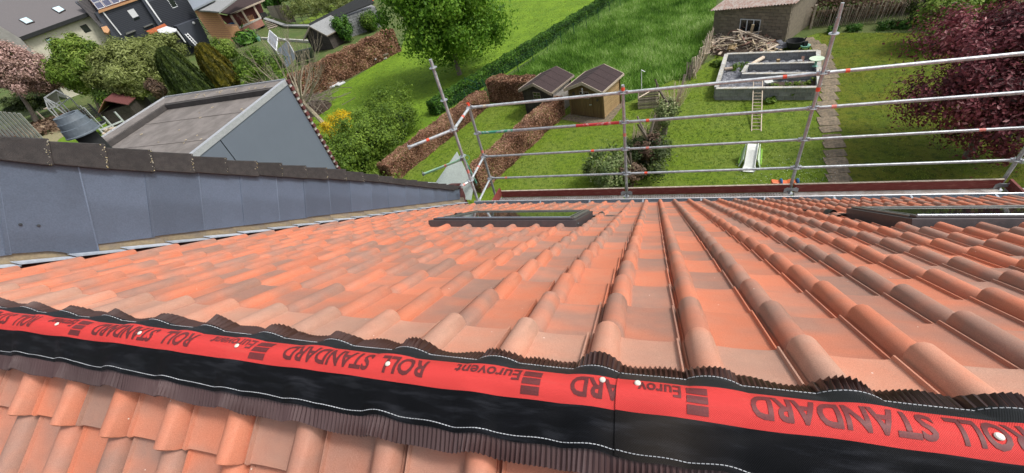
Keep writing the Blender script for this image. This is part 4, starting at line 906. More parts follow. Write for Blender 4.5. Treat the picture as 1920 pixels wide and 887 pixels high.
# ================================================================ GARDEN SHEDS
def shed(name, lab, FL, FR, depth, hw, hr, oh, wallF, wallS, roofM, trimM, boards=.13, door=None, roof_oh=.22):
    FL = np.array(FL, float); FR = np.array(FR, float); e = (FR - FL); Wd = np.linalg.norm(e); e /= Wd; b = V3(-e[1], e[0], 0)
    if b @ FL < 0: b = -b
    t = thing(name, lab, 'shed', (FL + FR) / 2)
    P = lambda u, v, z: FL + e * u + b * v + V3(0, 0, z)
    def gz(u): return hw + (hr - hw) * (1 - abs(u - Wd / 2) / (Wd / 2))
    # side walls and back from horizontal boards; front from vertical boards, each one a piece
    k = 0; z = .03
    while z < hw - .02:
        z1 = min(z + boards, hw)
        for u, s in ((0, -1), (Wd, 1)):
            mb = MB(); mb.prism([P(u, 0, z), P(u, depth, z), P(u, depth, z1 - .012), P(u, 0, z1 - .012)], e * s * -.03); mb.build('side_board', wallS, t)
        z = z1
    mb = MB(); mb.prism([P(.04, .04, .02), P(Wd - .04, .04, .02), P(Wd - .04, .04, hw), P(Wd / 2, .04, hr - .03), P(.04, .04, hw)], b * (depth - .08)); mb.build('inner_walls', WOODD, t)
    n = max(6, int(Wd / .15)); u = .02; du = (Wd - .04) / n
    for i in range(n):
        a0, a1 = u + i * du, u + (i + 1) * du - .010; mb = MB(); mb.prism([P(a0, 0, .03), P(a1, 0, .03), P(a1, 0, gz(a1)), P(a0, 0, gz(a0))], b * .03); mb.build('front_board', wallF, t)
    mb = MB(); mb.prism([P(0, depth, .03), P(Wd, depth, .03), P(Wd, depth, hw), P(Wd / 2, depth, hr), P(0, depth, hw)], b * .03); mb.build('back_wall', wallS, t)
    for u in (0, Wd):                                  # interlocking corner posts
        for v in (0, depth): mb = MB(); mb.box(P(u, v, hw / 2), (.09, .09, hw)); mb.build('corner_post', wallF, t)
    if door:
        d0, d1, hd = door; mb = MB(); mb.prism([P(d0, -.03, .06), P(d1, -.03, .06), P(d1, -.03, hd), P(d0, -.03, hd)], b * .025); dr = mb.build('door', wallF, t)
        nb_ = 5
        for i in range(nb_): a0 = d0 + (d1 - d0) * i / nb_; a1 = d0 + (d1 - d0) * (i + 1) / nb_ - .012; mb = MB(); mb.prism([P(a0, -.045, .08), P(a1, -.045, .08), P(a1, -.045, hd * .68), P(a0, -.045, hd * .68)], b * .012); mb.build('door_board', wallF, dr)
        m0, m1 = d0 + .18 * (d1 - d0), d0 + .82 * (d1 - d0); mb = MB(); mb.prism([P(m0, -.04, hd * .72), P(m1, -.04, hd * .72), P(m1, -.04, hd * .95), P(m0, -.04, hd * .95)], b * .006); wn = mb.build('door_window', GLASS, dr)
        mb = MB(); [mb.bar(P(m0 + (m1 - m0) * f, -.05, hd * .72), P(m0 + (m1 - m0) * f, -.05, hd * .95), .03, .015) for f in (0, .5, 1)]; [mb.bar(P(m0, -.052, z), P(m1, -.052, z), .03, .015) for z in (hd * .72, hd * .835, hd * .95)]; mb.build('glazing_bars', trimM, wn)
        mb = MB(); mb.box(P(d1 - .1, -.065, hd * .5), (.12, .03, .04)); mb.build('door_handle', GALV, dr)
    for s, (ua, ub) in ((0, (-oh, Wd / 2)), (1, (Wd / 2, Wd + oh))):
        sl = (hr - hw) / (Wd / 2); za = hw - oh * sl if s == 0 else hr; zb = hr if s == 0 else hw - oh * sl
        mb = MB(); mb.prism([P(ua, -roof_oh, za + .05), P(ub, -roof_oh, zb + .05), P(ub, depth + roof_oh, zb + .05), P(ua, depth + roof_oh, za + .05)], V3(0, 0, .03)); rf = mb.build('roof', roofM, t)
        for k_ in range(1, 4): # overlapping felt strips
            v0 = -roof_oh + (depth + 2 * roof_oh) * k_ / 4; mb = MB(); mb.prism([P(ua + .01, v0, za + .082), P(ub - .01, v0, zb + .082), P(ub - .01, v0 + .05, zb + .082), P(ua + .01, v0 + .05, za + .082)], V3(0, 0, .006)); mb.build('felt_lap', roofM, rf)
        for v in (-roof_oh - .03, depth + roof_oh + .001):
            mb = MB(); mb.prism([P(ua, v, za - .07), P(ub, v, zb - .07), P(ub, v, zb + .09), P(ua, v, za + .09)], b * .029); mb.build('barge_board', trimM, t)
        ue = ua if s == 0 else ub; ze = za if s == 0 else zb; mb = MB(); mb.bar(P(ue + (-.015 if s == 0 else .015), -roof_oh, ze + .05), P(ue + (-.015 if s == 0 else .015), depth + roof_oh, ze + .05), .03, .10); mb.build('eaves_board', trimM, t)
    return t, P
FL2, FR2 = atz(1072.5, 215), atz(1132.7, 223)
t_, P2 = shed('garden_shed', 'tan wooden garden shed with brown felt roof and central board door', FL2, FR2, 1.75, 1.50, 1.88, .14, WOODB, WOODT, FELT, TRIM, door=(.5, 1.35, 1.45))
mb = MB(); p = (P2(.97, -.26, 1.66)); [mb.lathe(p - V3(0, 0, .10 * k), [(.0, .0), (.025, -.02), (.035, -.06), (0, -.065)], 8) for k in range(3)]; mb.build('hanging_chime', WHITE, t_)
mb = MB(); mb.lathe(P2(.28, -.02, 1.22), [(.0, .02), (.07, .015), (.08, 0)], 12, V3(0, -1, 0)); mb.build('round_plaque', WOODD, t_)
mb = MB(); mb.prism([P2(1.63 + a, -.02, .98 + c_) for a, c_ in ((-.07, 0), (-.02, .05), (0, .12), (.05, .06), (.09, .10), (.07, 0), (0, -.08))], (0, .01, 0)); mb.build('wall_ornament', WOODD, t_)
FL1 = atz(990, 214); FR1 = FL1 + (FR2 - FL2) * .98
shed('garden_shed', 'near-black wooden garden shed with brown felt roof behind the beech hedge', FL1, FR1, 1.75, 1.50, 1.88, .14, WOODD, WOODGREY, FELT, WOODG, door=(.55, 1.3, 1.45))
sheet('paving', poly([(1052, 224), (1068, 214), (1075, 206), (1160, 192), (1168, 188), (1172, 194), (1140, 236), (1095, 232)]), SLAB, .024)

# ================================================================ BRICK OUTBUILDING, WOOD PILE, RAISED BED
bl, br = atz(1335, 70), atz(1471, 81); e = (br - bl); Lb = np.linalg.norm(e); e /= Lb; nb_v = V3(-e[1], e[0], 0)
bs_ = thing('block_outbuilding', 'cinder block outbuilding with rusty corrugated roof and three-pane window', 'shed', (bl + br) / 2)
hL, hR = height(bl, 1342, 20), height(br, 1493, 7); rows = 9; cols = int(Lb / .42)
wp = vplane(bl, br); wu = [((wp(x, y) - bl) @ e, wp(x, y)[2]) for x, y in ((1385, 62), (1426, 38))]; u0, u1 = wu[0][0], wu[1][0]; z0w, z1w = wu[0][1], wu[1][1]
blk_me = None; bw = Lb / cols; bh = (hL) / rows
for r in range(rows + 3):
    for c in range(-1, cols + 1):
        a = c * bw + (bw / 2 if r % 2 else 0); a0, a1 = max(0, a), min(Lb, a + bw - .015)
        if a1 - a0 < .04: continue
        zt = (r + 1) * bh - .012; ztop = hL + (hR - hL) * (a0 + a1) / 2 / Lb
        if r * bh > ztop - .03: continue
        zt = min(zt, ztop)
        if a1 > u0 - .02 and a0 < u1 + .02 and zt > z0w and r * bh < z1w - .02:
            if a0 < u0 - .1: a1 = u0 - .03
            elif a1 > u1 + .1: a0 = u1 + .03
            else: continue
        mb = MB(); mb.box(bl + e * (a0 + a1) / 2 + nb_v * .1 + V3(0, 0, (r * bh + zt) / 2), (a1 - a0, .2, zt - r * bh), np.stack([e, nb_v, V3(0, 0, 1)], 1)); mb.build('block', CONCB, bs_)
mb = MB(); mb.prism([bl + nb_v * .12, br + nb_v * .12, br + nb_v * .12 + V3(0, 0, hR - .04), bl + nb_v * .12 + V3(0, 0, hL - .04)], nb_v * 3.4); mb.build('rear_walls', CONCB, bs_)
mb = MB(); mb.box(bl + e * (u0 + u1) / 2 + nb_v * .08 + V3(0, 0, (z0w + z1w) / 2), (u1 - u0, .02, z1w - z0w), np.stack([e, nb_v, V3(0, 0, 1)], 1)); wi = mb.build('window', GLASS, bs_)
mb = MB()
for f in (0, .34, .67, 1): a = bl + e * (u0 + (u1 - u0) * f) + nb_v * .03; mb.bar(a + V3(0, 0, z0w), a + V3(0, 0, z1w), .05, .05)
for z in (z0w, z1w): mb.bar(bl + e * (u0 - .05) + nb_v * .032 + V3(0, 0, z), bl + e * (u1 + .05) + nb_v * .032 + V3(0, 0, z), .05, .05)
mb.build('window_frame', WHITE, wi)
# corrugated roof
nx, ny = 150, 2; V = []
for j in range(ny):
    for i in range(nx):
        u = -.2 + (Lb + .4) * i / (nx - 1); v = -.18 + 3.9 * j; z = hL + (hR - hL) * u / Lb + .07 + j * .35 + .030 * math.sin(i * 1.25); V.append(bl + e * u + nb_v * v + V3(0, 0, z))
me = npmesh('corrugated_roof', np.array(V) - V[0], np.array([(i, i + 1, nx + i + 1, nx + i) for i in range(nx - 1)])); ro = link('corrugated_roof', me, RUST, bs_, loc=V[0]); sm = ro.modifiers.new('solid', 'SOLIDIFY'); sm.thickness = .012
# wood pile
wpile = thing('wood_pile', 'heap of pale broken timber and sticks against the block outbuilding', 'wood pile', atz(1395, 92)); rw = random.Random(9)
WM = [WOODP, WOODG, WOODR, STRAW]
for k in range(210):
    x = rw.uniform(1328, 1455); y = 72 + rw.random() ** .8 * 30 + (x - 1328) * .02; p = atz(x, y) + V3(0, 0, rw.uniform(.05, .75) * (1 - abs(x - 1390) / 95)); L = rw.uniform(.3, 1.3)
    d = V3(rw.gauss(0, 1) + .4, rw.gauss(0, .8) + .3, rw.gauss(0, .22)); d /= np.linalg.norm(d); mb = MB(); mb.bar(p - d * L / 2, p + d * L / 2, rw.choice((.035, .05, .09, .14)), rw.choice((.02, .035))); mb.build('timber_piece', rw.choice(WM), wpile)
mb = MB()
for k in range(500):
    x = rw.uniform(1325, 1460); y = 70 + rw.random() * 34; p = atz(x, y) + V3(0, 0, rw.uniform(.0, .6) * (1 - abs(x - 1390) / 95)); d = V3(rw.gauss(0, 1), rw.gauss(0, 1), rw.gauss(0, .3)); d /= np.linalg.norm(d); mb.bar(p - d * .2, p + d * .2, .03, .02)
mb.build('small_sticks', WOODG, wpile, 'stuff')
mb = MB(); mb.lathe(atz(1392, 88), [(1.7, .0), (1.4, .25), (.7, .45), (.02, .5)], 14); mb.build('heap_core', SOIL, wpile)
for (xa, ya), (xb, yb), z1, z2, wd_ in (((1382, 55), (1440, 78), 1.0, .4, .10), ((1400, 60), (1448, 76), .9, .3, .08), ((1346, 74), (1378, 70), .5, .6, .14)): mb = MB(); mb.bar(atz(xa, ya, z1), atz(xb, yb, z2), wd_, .04); mb.build('timber_piece', WOODP, wpile)
mb = MB(); mb.tube(atz(1371, 96, .2), atz(1374, 86, .4), .24, 12); mb.build('log_end', WOODT, wpile); mb = MB(); mb.bar(atz(1424, 95, .1), atz(1428, 76, .6), .22, .06); mb.build('timber_piece', TRIM, wpile)
# row of pale canes by the field
cn = thing('cane_fence', 'leaning screen of pale dry canes at the edge of the field', 'fence', atz(1305, 130)); mb = MB()
for k in range(60):
    f = k / 60; b = atz(1300 + 32 * f, 148 - 62 * f) ; mbk = MB(); mbk.tube(b + V3(rw.gauss(0, .05), rw.gauss(0, .05), 0), b + V3(rw.gauss(.05, .12), rw.gauss(.1, .2), rw.uniform(.55, 1.05)), rw.uniform(.016, .03), 5); mbk.build('cane', WOODP, cn)
for k in range(30):
    b = atz(1286 + 10 * rw.random(), 152 - 10 * rw.random()); mb.tube(b, b + V3(rw.gauss(.1, .1), rw.gauss(.1, .1), rw.uniform(.4, .9)), .018, 5)
mb.build('broken_canes', WOODG, cn, 'stuff')
# raised bed of concrete blocks
bd = thing('raised_bed', 'large rectangular raised bed of grey concrete blocks lined with weed film', 'raised bed', atz(1436, 170))
A0, B0 = atz(1340, 187), atz(1530, 187); D0, C0 = atz(1362, 102, .55), atz(1534, 96, .55); D0[2] = C0[2] = 0; hb = .55
def blockwall(A, B, h, rows, cols, par, th=.14, cap=True):
    A = np.array(A); B = np.array(B); e_ = B - A; L = np.linalg.norm(e_); e_ /= L; n_ = V3(-e_[1], e_[0], 0); Rm = np.stack([e_, n_, V3(0, 0, 1)], 1); w_ = L / cols; hh = h / rows
    for r in range(rows):
        for c in range(cols + (r % 2)):
            a0 = max(0, c * w_ - (w_ / 2 if r % 2 else 0)); a1 = min(L, c * w_ - (w_ / 2 if r % 2 else 0) + w_ - .014)
            if a1 - a0 < .03: continue
            mb = MB(); mb.box(A + e_ * (a0 + a1) / 2 + V3(0, 0, (r + .5) * hh + A[2]) + n_ * random.uniform(-.006, .006), (a1 - a0, th, hh - .012), Rm); mb.build('block', CONC, par)
    mb = MB(); mb.box((A + B) / 2 + V3(0, 0, h / 2 - .01 + A[2]), (L - .01, th - .03, h - .03), Rm); mb.build('mortar', CONCL, par)
    if cap:
        nc = max(2, int(L / .6))
        for c in range(nc): mb = MB(); mb.box(A + e_ * L * (c + .5) / nc + V3(0, 0, h + .022 + A[2]), (L / nc - .01, th + .05, .045), Rm); mb.build('capping_stone', CONCL, par)
blockwall(A0, B0, hb, 3, 10, bd); blockwall(B0 + (C0 - B0) * .03, C0, hb - .004, 3, 9, bd); blockwall(D0 + (A0 - D0) * .0, A0 + (D0 - A0) * .03, hb - .006, 3, 9, bd); blockwall(C0, D0, hb - .003, 3, 10, bd)
E0, E1 = atz(1391, 139, .5), atz(1532, 138, .5); E3, E2 = atz(1402, 121, .5), atz(1532, 118, .5)
for q in (E0, E1, E2, E3): q[2] = 0
blockwall(E0, E1, .5, 2, 7, bd, .12); blockwall(E3, E2, .5, 2, 7, bd, .12); blockwall(E0 + (E3 - E0) * .12, E3 - (E3 - E0) * .12, .498, 2, 2, bd, .12)
# crumpled film: bumpy sheet inside
nx, ny = 60, 44; V = []
for j in range(ny):
    for i in range(nx):
        u, v = .02 + .96 * i / (nx - 1), .02 + .96 * j / (ny - 1); p = (A0 * (1 - u) + B0 * u) * (1 - v) + (D0 * (1 - u) + C0 * u) * v
        V.append(V3(p[0], p[1], .20 + .045 * math.sin(i * .9 + 2 * math.sin(j * .5)) * math.sin(j * .8 + i * .21) + .03 * rw.random()))
link('weed_film', npmesh('weed_film', np.array(V) - V[0], np.array([(j * nx + i, j * nx + i + 1, (j + 1) * nx + i + 1, (j + 1) * nx + i) for j in range(ny - 1) for i in range(nx - 1)])), FILM, bd, loc=V[0])
mb = MB(); mb.add([atz(1440, 176, .27), atz(1530, 176, .27), atz(1528, 152, .27), atz(1442, 154, .27)], [(0, 1, 2, 3)]); mb.build('soil', SOIL, bd)
mb = MB(); mb.add([atz(x, y, .29) for x, y in ((1517, 121), (1533, 121), (1534, 100), (1519, 101))], [(0, 1, 2, 3)]); mb.build('soil', SOIL, bd)
ORD = 'first second third fourth fifth sixth seventh eighth ninth tenth'.split()
for i_, (x, y) in enumerate(((1449, 160), (1456, 170), (1468, 166), (1478, 160), (1488, 172), (1497, 158), (1505, 168), (1513, 156), (1519, 170), (1527, 150))):
    P, Nn, tn = crown_points(atz(x, y, .33), (.17, .17, .12), 110, 8, .3); tag(leaf_object('bed_plant', P, Nn, .045, L_FRESH, tone=tn), ORD[i_] + ' low leafy vegetable plant from the ladder in the raised bed', 'plant', 'vegetable plants in the raised bed')
for x, y, s_ in ((1389, 128, .45), (1443, 190, .22), (1345, 120, .3)): P, Nn, tn = crown_points(atz(x, y, .2 if x == 1389 else .08), (s_, s_, s_ * .6), 420, 14, .22); tag(leaf_object('grass_tuft', P, Nn, .06, L_DARK, tone=tn, elong=1.6), {1389: 'dark grass tuft growing through the film at the inner corner', 1443: 'small dark weed at the foot of the block bed', 1345: 'rough green tuft at the left side of the bed'}[x], 'plant')
for a, b_, r_, lab in (((1404, 124), (1431, 108), .10, 'pale cut log lying across the film at the back of the bed'), ((1358, 130), (1373, 128), .08, 'short pale log on the film at the left of the bed')):
    mb = MB(); mb.tube(atz(*a, .36), atz(*b_, .36), r_, 10); tag(mb.build('cut_log', WOODP, None, smooth=True), lab, 'log')
mb = MB(); mb.box(atz(1459, 114, .33), (.14, .14, .14)); tag(mb.build('wood_offcut', WOODT), 'small square wood offcut on the film', 'offcut')
mb = MB(); mb.box(atz(1441, 155, .36), (.36, .26, .14)); mb.box(atz(1441, 155, .44), (.22, .12, .02)); tag(mb.build('white_box', WHPL, bevel=.02), 'small white box on the soil beside the ladder top', 'box')
mb = MB(); mb.box(atz(1484, 118, .35), (.3, .2, .18), np.array(Matrix.Rotation(.5, 3, 'Z'))); mb.box(atz(1499, 117, .35), (.2, .2, .2)); tag(mb.build('loose_bricks', CONC), 'two loose grey blocks on the film near the bowl', 'blocks')
mb = MB(); mb.bar(atz(1503, 120, .3), atz(1506, 106, .42), .12, .04); tag(mb.build('short_board', WOODR), 'short brown board leaning inside the bed', 'board')
bb = thing('bird_bath', 'pale mint green bowl standing on the right wall of the bed', 'bird bath', atz(1528, 121, .6)); c = atz(1528, 124, .6)
mb = MB(); mb.lathe(c, [(.12, 0), (.05, .05), (.05, .22), (.10, .26)], 14); mb.build('foot', TEAL, bb, smooth=True); mb = MB(); mb.lathe(c + V3(0, 0, .26), [(.06, 0), (.26, .05), (.30, .10), (.27, .10), (.05, .04), (0, .04)], 18); mb.build('bowl', LIME, bb, smooth=True)
# ladder leaning on the bed
ld = thing('wooden_ladder', 'pale ladder leaning on the front wall of the raised bed', 'ladder', atz(1418, 247)); l0, r0 = atz(1409, 247), atz(1427, 247); l1, r1 = atz(1413, 148, .62), atz(1430, 148, .62)
for a, b_ in ((l0, l1), (r0, r1)): mb = MB(); mb.bar(a, b_, .035, .06); mb.build('rail', TRIM, ld)
for k in range(16): f = (k + .6) / 16.4; mb = MB(); mb.tube(l0 + (l1 - l0) * f, r0 + (r1 - r0) * f, .016, 6); mb.build('rung', TRIM, ld)
# black kettle barbecue and toy barrow behind the bed
fb = thing('fire_bowl', 'black metal fire basket on the ground behind the raised bed', 'fire bowl', atz(1488, 92)); c = atz(1488, 92)
mb = MB(); mb.lathe(c, [(.25, .05), (.36, .20), (.42, .42), (.38, .42), (.30, .22), (0, .12)], 18); mb.build('bowl', BLACKN, fb, smooth=True); mb = MB(); mb.ring(c + V3(0, 0, .44), .40, .44, .03, 20); mb.build('rim', BLACKN, fb)
for k in range(3): mb = MB(); a = k * 2.1; mb.tube(c + V3(.25 * math.cos(a), .25 * math.sin(a), 0), c + V3(.3 * math.cos(a), .3 * math.sin(a), .2), .02, 6); mb.build('leg', BLACKN, fb)
rt = thing('toy_barrow', 'small black and mint toy barrow behind the corner of the bed', 'toy', atz(1507, 92)); c = atz(1508, 94)
mb = MB(); mb.lathe(c + V3(0, 0, .12), [(.0, .0), (.18, .02), (.24, .14), (.2, .14), (0, .05)], 12); mb.build('tray', TEAL, rt); mb = MB(); mb.box(c + V3(0, .08, .32), (.2, .16, .22)); mb.tube(c + V3(-.1, .1, .4), c + V3(0, .15, .62), .03, 8); mb.build('body', BLACKN, rt, bevel=.03)
for sx in (-.17, .17): mb = MB(); mb.tube(c + V3(sx - .02, -.05, .09), c + V3(sx + .02, -.05, .09), .09, 12); mb.build('wheel', BLACKN, rt)
mb = MB(); c = atz(1462, 92)
for k in range(14): mb.bar(c + V3(rw.gauss(0, .35), rw.gauss(0, .25), .08 + .2 * rw.random()), c + V3(rw.gauss(0, .35), rw.gauss(0, .25), .1 + .2 * rw.random()), .25, .02)
tag(mb.build('crumpled_film', FILM), 'crumpled scrap of grey film left of the fire basket', 'film scrap')

# ================================================================ PATH, TOYS
ph = thing('garden_path', None, None, atz(1565, 250)); ph['kind'] = 'structure'
ctr = [(1575, 348), (1572, 334), (1570, 318), (1567, 303), (1566, 288), (1563, 272), (1561, 259), (1556, 243), (1553, 228), (1551, 212), (1551, 197), (1553, 182), (1555, 168), (1556, 155), (1555, 142), (1552, 130), (1549, 119), (1546, 108), (1542, 98), (1536, 89), (1524, 82), (1515, 76)]
for k, (x, y) in enumerate(ctr):
    p = atz(x, y); mb = MB(); w2, d2 = .66 + rw.uniform(-.05, .05), (.50 if k < 8 else .75); a = rw.uniform(-.06, .06); pts = []
    for cx_, cy_2 in ((-1, -1), (-.3, -1.03), (.4, -.98), (1, -.95), (1.03, .2), (.97, 1), (.2, 1.04), (-.5, .98), (-1, .95), (-1.04, 0)):
        ux, uy = cx_ * w2 / 2 * rw.uniform(.93, 1.02), cy_2 * d2 / 2 * rw.uniform(.9, 1.03); pts.append(V3(p[0] + ux * math.cos(a) - uy * math.sin(a), p[1] + ux * math.sin(a) + uy * math.cos(a), .028 + rw.uniform(0, .01)))
    z_ = pts[0][2]; pts = [V3(q[0], q[1], z_) for q in pts]; mb.prism(pts[::-1], (0, 0, -.05)); mb.build('paving_slab', SLAB, ph)
sl_ = thing('toy_slide', 'small pale green and white plastic slide on the lawn', 'slide', atz(1405, 320)); f0, f1 = atz(1403, 324), atz(1407, 297); dv = (f1 - f0); dv[2] = 0; Ls = np.linalg.norm(dv); dv /= Ls; sv = V3(dv[1], -dv[0], 0)
prof = [(0, .05), (.12, .05), (.25, .10), (.5, .30), (.75, .52), (.9, .60), (1.05, .62)]; hw_ = .17
for i in range(len(prof) - 1): pass
V = []; 
for f, z in prof:
    c = f0 + dv * Ls * f; g = .05 * max(0, .25 - f) * 4
    for s_ in (-1, -.82, .82, 1): V.append(c + sv * s_ * (hw_ + g) + V3(0, 0, z + (.09 if abs(s_) == 1 else 0)))
me = npmesh('chute', np.array(V) - V[0], np.array([(4 * i + j, 4 * i + j + 1, 4 * i + j + 5, 4 * i + j + 4) for i in range(len(prof) - 1) for j in range(3)])); ch = link('chute', me, WHPL, sl_, loc=V[0]); m_ = ch.modifiers.new('solid', 'SOLIDIFY'); m_.thickness = .02
for s_ in (-1, 1):
    a = f0 + dv * Ls * .45 + sv * s_ * .22; b_ = f0 + dv * Ls * 1.0 + sv * s_ * .22; mb = MB()
    mb.prism([a + V3(0, 0, .30), b_ + V3(0, 0, .66), b_ + V3(0, 0, .60), b_ + sv * s_ * .12 + V3(0, 0, .0), b_ - dv * .12 + sv * s_ * .12, a + dv * .16 + sv * s_ * .05 + V3(0, 0, .25), a + sv * s_ * .12, a - dv * .1 + sv * s_ * .12], sv * s_ * .03); mb.build('side_frame', LIME, sl_, bevel=.01)
    mb = MB(); mb.bar(a + sv * s_ * .15 + V3(0, 0, .1), b_ + sv * s_ * .1 + V3(0, 0, .45), .05, .04); mb.build('side_step', LIMED, sl_)
for k in range(4): mb = MB(); p = f0 + dv * (Ls * 1.03 + .06 * (3 - k)) + V3(0, 0, .12 + .15 * k); mb.bar(p - sv * .16, p + sv * .16, .06, .03); mb.build('ladder_step', BLACKN, sl_)
ty = thing('toy_rocker', 'orange toy rocker with blue ends beside the scaffold post', 'toy', atz(1470, 348)); c = atz(1470, 350)
for sx, n_ in ((-.13, 'blue_end'), (.36, 'blue_end')): mb = MB(); mb.lathe(c + V3(sx - .03, 0, .17), [(.0, 0), (.14, .0), (.16, .03), (.14, .06), (0, .06)], 16, V3(1, 0, 0)); mb.build('blue_end', BLUE, ty, smooth=True)
mb = MB(); mb.prism([c + V3(-.42, -.10, .10), c + V3(.34, -.10, .10), c + V3(.34, -.10, .20), c + V3(.2, -.10, .28), c + V3(.05, -.10, .20), c + V3(-.2, -.10, .22), c + V3(-.42, -.10, .26)], (0, .22, 0)); mb.build('orange_body', ORPL, ty, bevel=.02)
mb = MB(); mb.box(c + V3(-.22, -.12, .06), (.06, .05, .12)); mb.build('foot', CREAMT, ty)
P = []; 
q = rng.uniform(0, 1, (260, 2)); Pd = np.array([atz(1380 + 190 * a, 290 + 60 * b ** .8) for a, b in q]); Pd[:, 2] = .06; Nd = np.tile(V3(0, 0, 1), (260, 1)) + rng.normal(size=(260, 3)) * .2; Nd /= np.linalg.norm(Nd, axis=1)[:, None]
DAISY = mat('daisy_petal', (.75, .76, .74), None, .6, 10); tag(leaf_object('daisies', Pd, Nd, .014, DAISY, kind='stuff', elong=.7), 'tiny white daisies scattered over the lawn by the slide', 'flowers')

# ================================================================ BACK FENCE AND RIGHT-HAND TREES
pf = thing('paling_fence', 'grey chestnut paling fence at the end of the right garden', 'fence', atz(1620, 44)); fa2, fb2 = atz(1522, 51), atz(1760, 36)
for k in range(64):
    f = k / 63; p = fa2 + (fb2 - fa2) * f; mb = MB(); mb.bar(p, p + V3(rw.gauss(.08, .05), rw.gauss(0, .05), rw.uniform(.85, 1.05)), .045, .02); mb.build('paling', WOODG, pf)
mb = MB(); [mb.bar(fa2 + V3(0, .03, z), fb2 + V3(0, .03, z), .008, .008) for z in (.3, .75)]; mb.build('binding_wire', BLACKN, pf)
mb = MB(); p = atz(1519, 54); mb.bar(p, p + V3(.02, 0, 1.25), .12, .10); mb.build('gate_post', WOODG, pf)
P, Nn, tn = crown_points((fa2 + fb2) / 2 + V3(1.0, 1.5, .8), (5.2, 1.0, .9), 16000, 70, .14); k = P[:, 2] > .02; tag(leaf_object('overgrown_hedge', P[k], Nn[k], .06, L_DEAD, tone=tn[k]), 'brown overgrown hedge hanging over the paling fence', 'hedge')
P, Nn, tn = crown_points(fa2 + V3(.9, .5, .5), (.9, .4, .55), 3500, 20, .2); k = P[:, 2] > .02; tag(leaf_object('creeper', P[k], Nn[k], .045, L_DARK, tone=tn[k]), 'green creeper on the left end of the paling fence', 'creeper')
for i, (x, y, s_) in enumerate(((1600, 58, .35), (1660, 54, .4), (1695, 52, .35), (1560, 62, .25))): P, Nn, tn = crown_points(atz(x, y) + V3(0, 0, .15), (s_, .3, .22), 900, 26, .22); tag(leaf_object('border_plant', P, Nn, .05, L_HEDGE, tone=tn), ORD[(1, 3, 2, 0)[[1600, 1660, 1695, 1560].index(x)] if 0 else sorted([1600, 1660, 1695, 1560]).index(x)] + ' low dark plant from the gate post along the paling fence', 'plant', 'plants along the paling fence')
tree('leafy_shrub', 'light green leafy shrub between the fence and the red tree', 'shrub', atz(1745, 92), atz(1745, 88) + V3(.2, 0, 1.0), (1.1, 1.0, 1.15), 9000, .06, L_FRESH, 40, .17, .05, depth=2)
tree('leafy_shrub', 'green shrub farther back above the red tree', 'shrub', atz(1800, 40), atz(1800, 40) + V3(1.2, 0, 1.4), (2.6, 1.5, 1.4), 9000, .08, L_FRESH, 40, .17, .05, depth=2)
tree('dark_evergreen', 'narrow near-black evergreen beside the end of the fence', 'tree', atz(1722, 48), atz(1722, 48) + V3(0, .3, .9), (.45, .45, 1.1), 3500, .06, L_CONIF, 20, .2, .05, depth=1)
tree('red_tree', 'broad dark red leaved tree overhanging the right garden', 'tree', atz(1812, 296), atz(1915, 130, 3.0), (2.35, 2.6, 1.95), 62000, .045, L_RED, 150, .12, .13, depth=5, shell=.45, fork=.42, seed=21, elong=1.2)

# ================================================================ GREY FACADE EXTENSION WITH FLAT ROOF
XB = -9.4
ex_ = thing('flat_roof_extension', 'extension with blue grey side wall, pale metal trim and bitumen flat roof', 'building', (-11.5, 7, 0))
TA, TB = atx(535, 152, XB), atx(335, 311, XB); rp = Plane(TA, np.cross(TB - TA, V3(1, 0, 0)))
JL = rp(310, 185); NL = rp(196, 264)
mb = MB(); mb.prism([TA, TB, V3(XB, TB[1], 0), V3(XB, TA[1], 0)], (-.03, 0, 0)); 
# two facade panels with an open joint
jy = atx(407, 255, XB)[1]
for y0, y1 in ((TB[1], jy - .012), (jy + .012, TA[1])):
    z0, z1 = (TB[2] + (TA[2] - TB[2]) * (y - TB[1]) / (TA[1] - TB[1]) for y in (y0, y1)); mb = MB(); mb.prism([(XB, y0, 0), (XB, y1, 0), (XB, y1, z1), (XB, y0, z0)], (-.02, 0, 0)); mb.build('facade_panel', PANEL, ex_)
mb = MB(); mb.prism([(XB - .04, TB[1], 0), (XB - .04, TA[1], 0), (XB - .04, TA[1], TA[2] - .34), (XB - .04, TB[1], TB[2] - .34)], (-4.5, 0, 0)); mb.build('core_walls', BITUMD, ex_)
d_ = TB - TA; dn = d_ / np.linalg.norm(d_)
mb = MB(); mb.prism([TA + V3(.02, 0, .03), TB + V3(.02, 0, .03), TB + V3(.02, 0, -.10), TA + V3(.02, 0, -.10)], (-.12, 0, 0)); mb.build('edge_trim', ALUW, ex_)
Lx = JL[0] - XB; far = lambda u, v, z=0: TA + V3(Lx * u, 0, z) + d_ * v
q = [far(.02, .0, -.13), far(1, .0, -.13), far(1, 1.1, -.13), far(.02, 1.1, -.13)]; mb = MB(); mb.prism(q, (0, 0, -.05)); mb.build('roof_deck', BITUM, ex_)
for v in (.33, .66): mb = MB(); mb.prism([far(.03, v, -.126), far(.9, v + .02, -.126), far(.9, v + .035, -.126), far(.03, v + .012, -.126)], (0, 0, .006)); mb.build('felt_lap', BITUM, ex_)
for pts in ([far(.0, .0, .02), far(1.0, .0, .02), far(.90, .12, .02), far(.03, .09, .02)], [far(1.0, .0, .021), far(1.0, 1.1, .021), far(.90, 1.1, .021), far(.90, .12, .021)]):
    mb = MB(); mb.prism(pts, (0, 0, -.12)); mb.build('parapet_top', BITUM, ex_)
for a, b in ((far(.03, .10, -.06), far(.89, .13, -.06)), (far(.89, .13, -.06), far(.89, 1.1, -.06))): mb = MB(); mb.bar(a, b, .10, .13); mb.build('upstand', BITUMD, ex_)  # darker than the deck: the upstand's shading is put into its colour
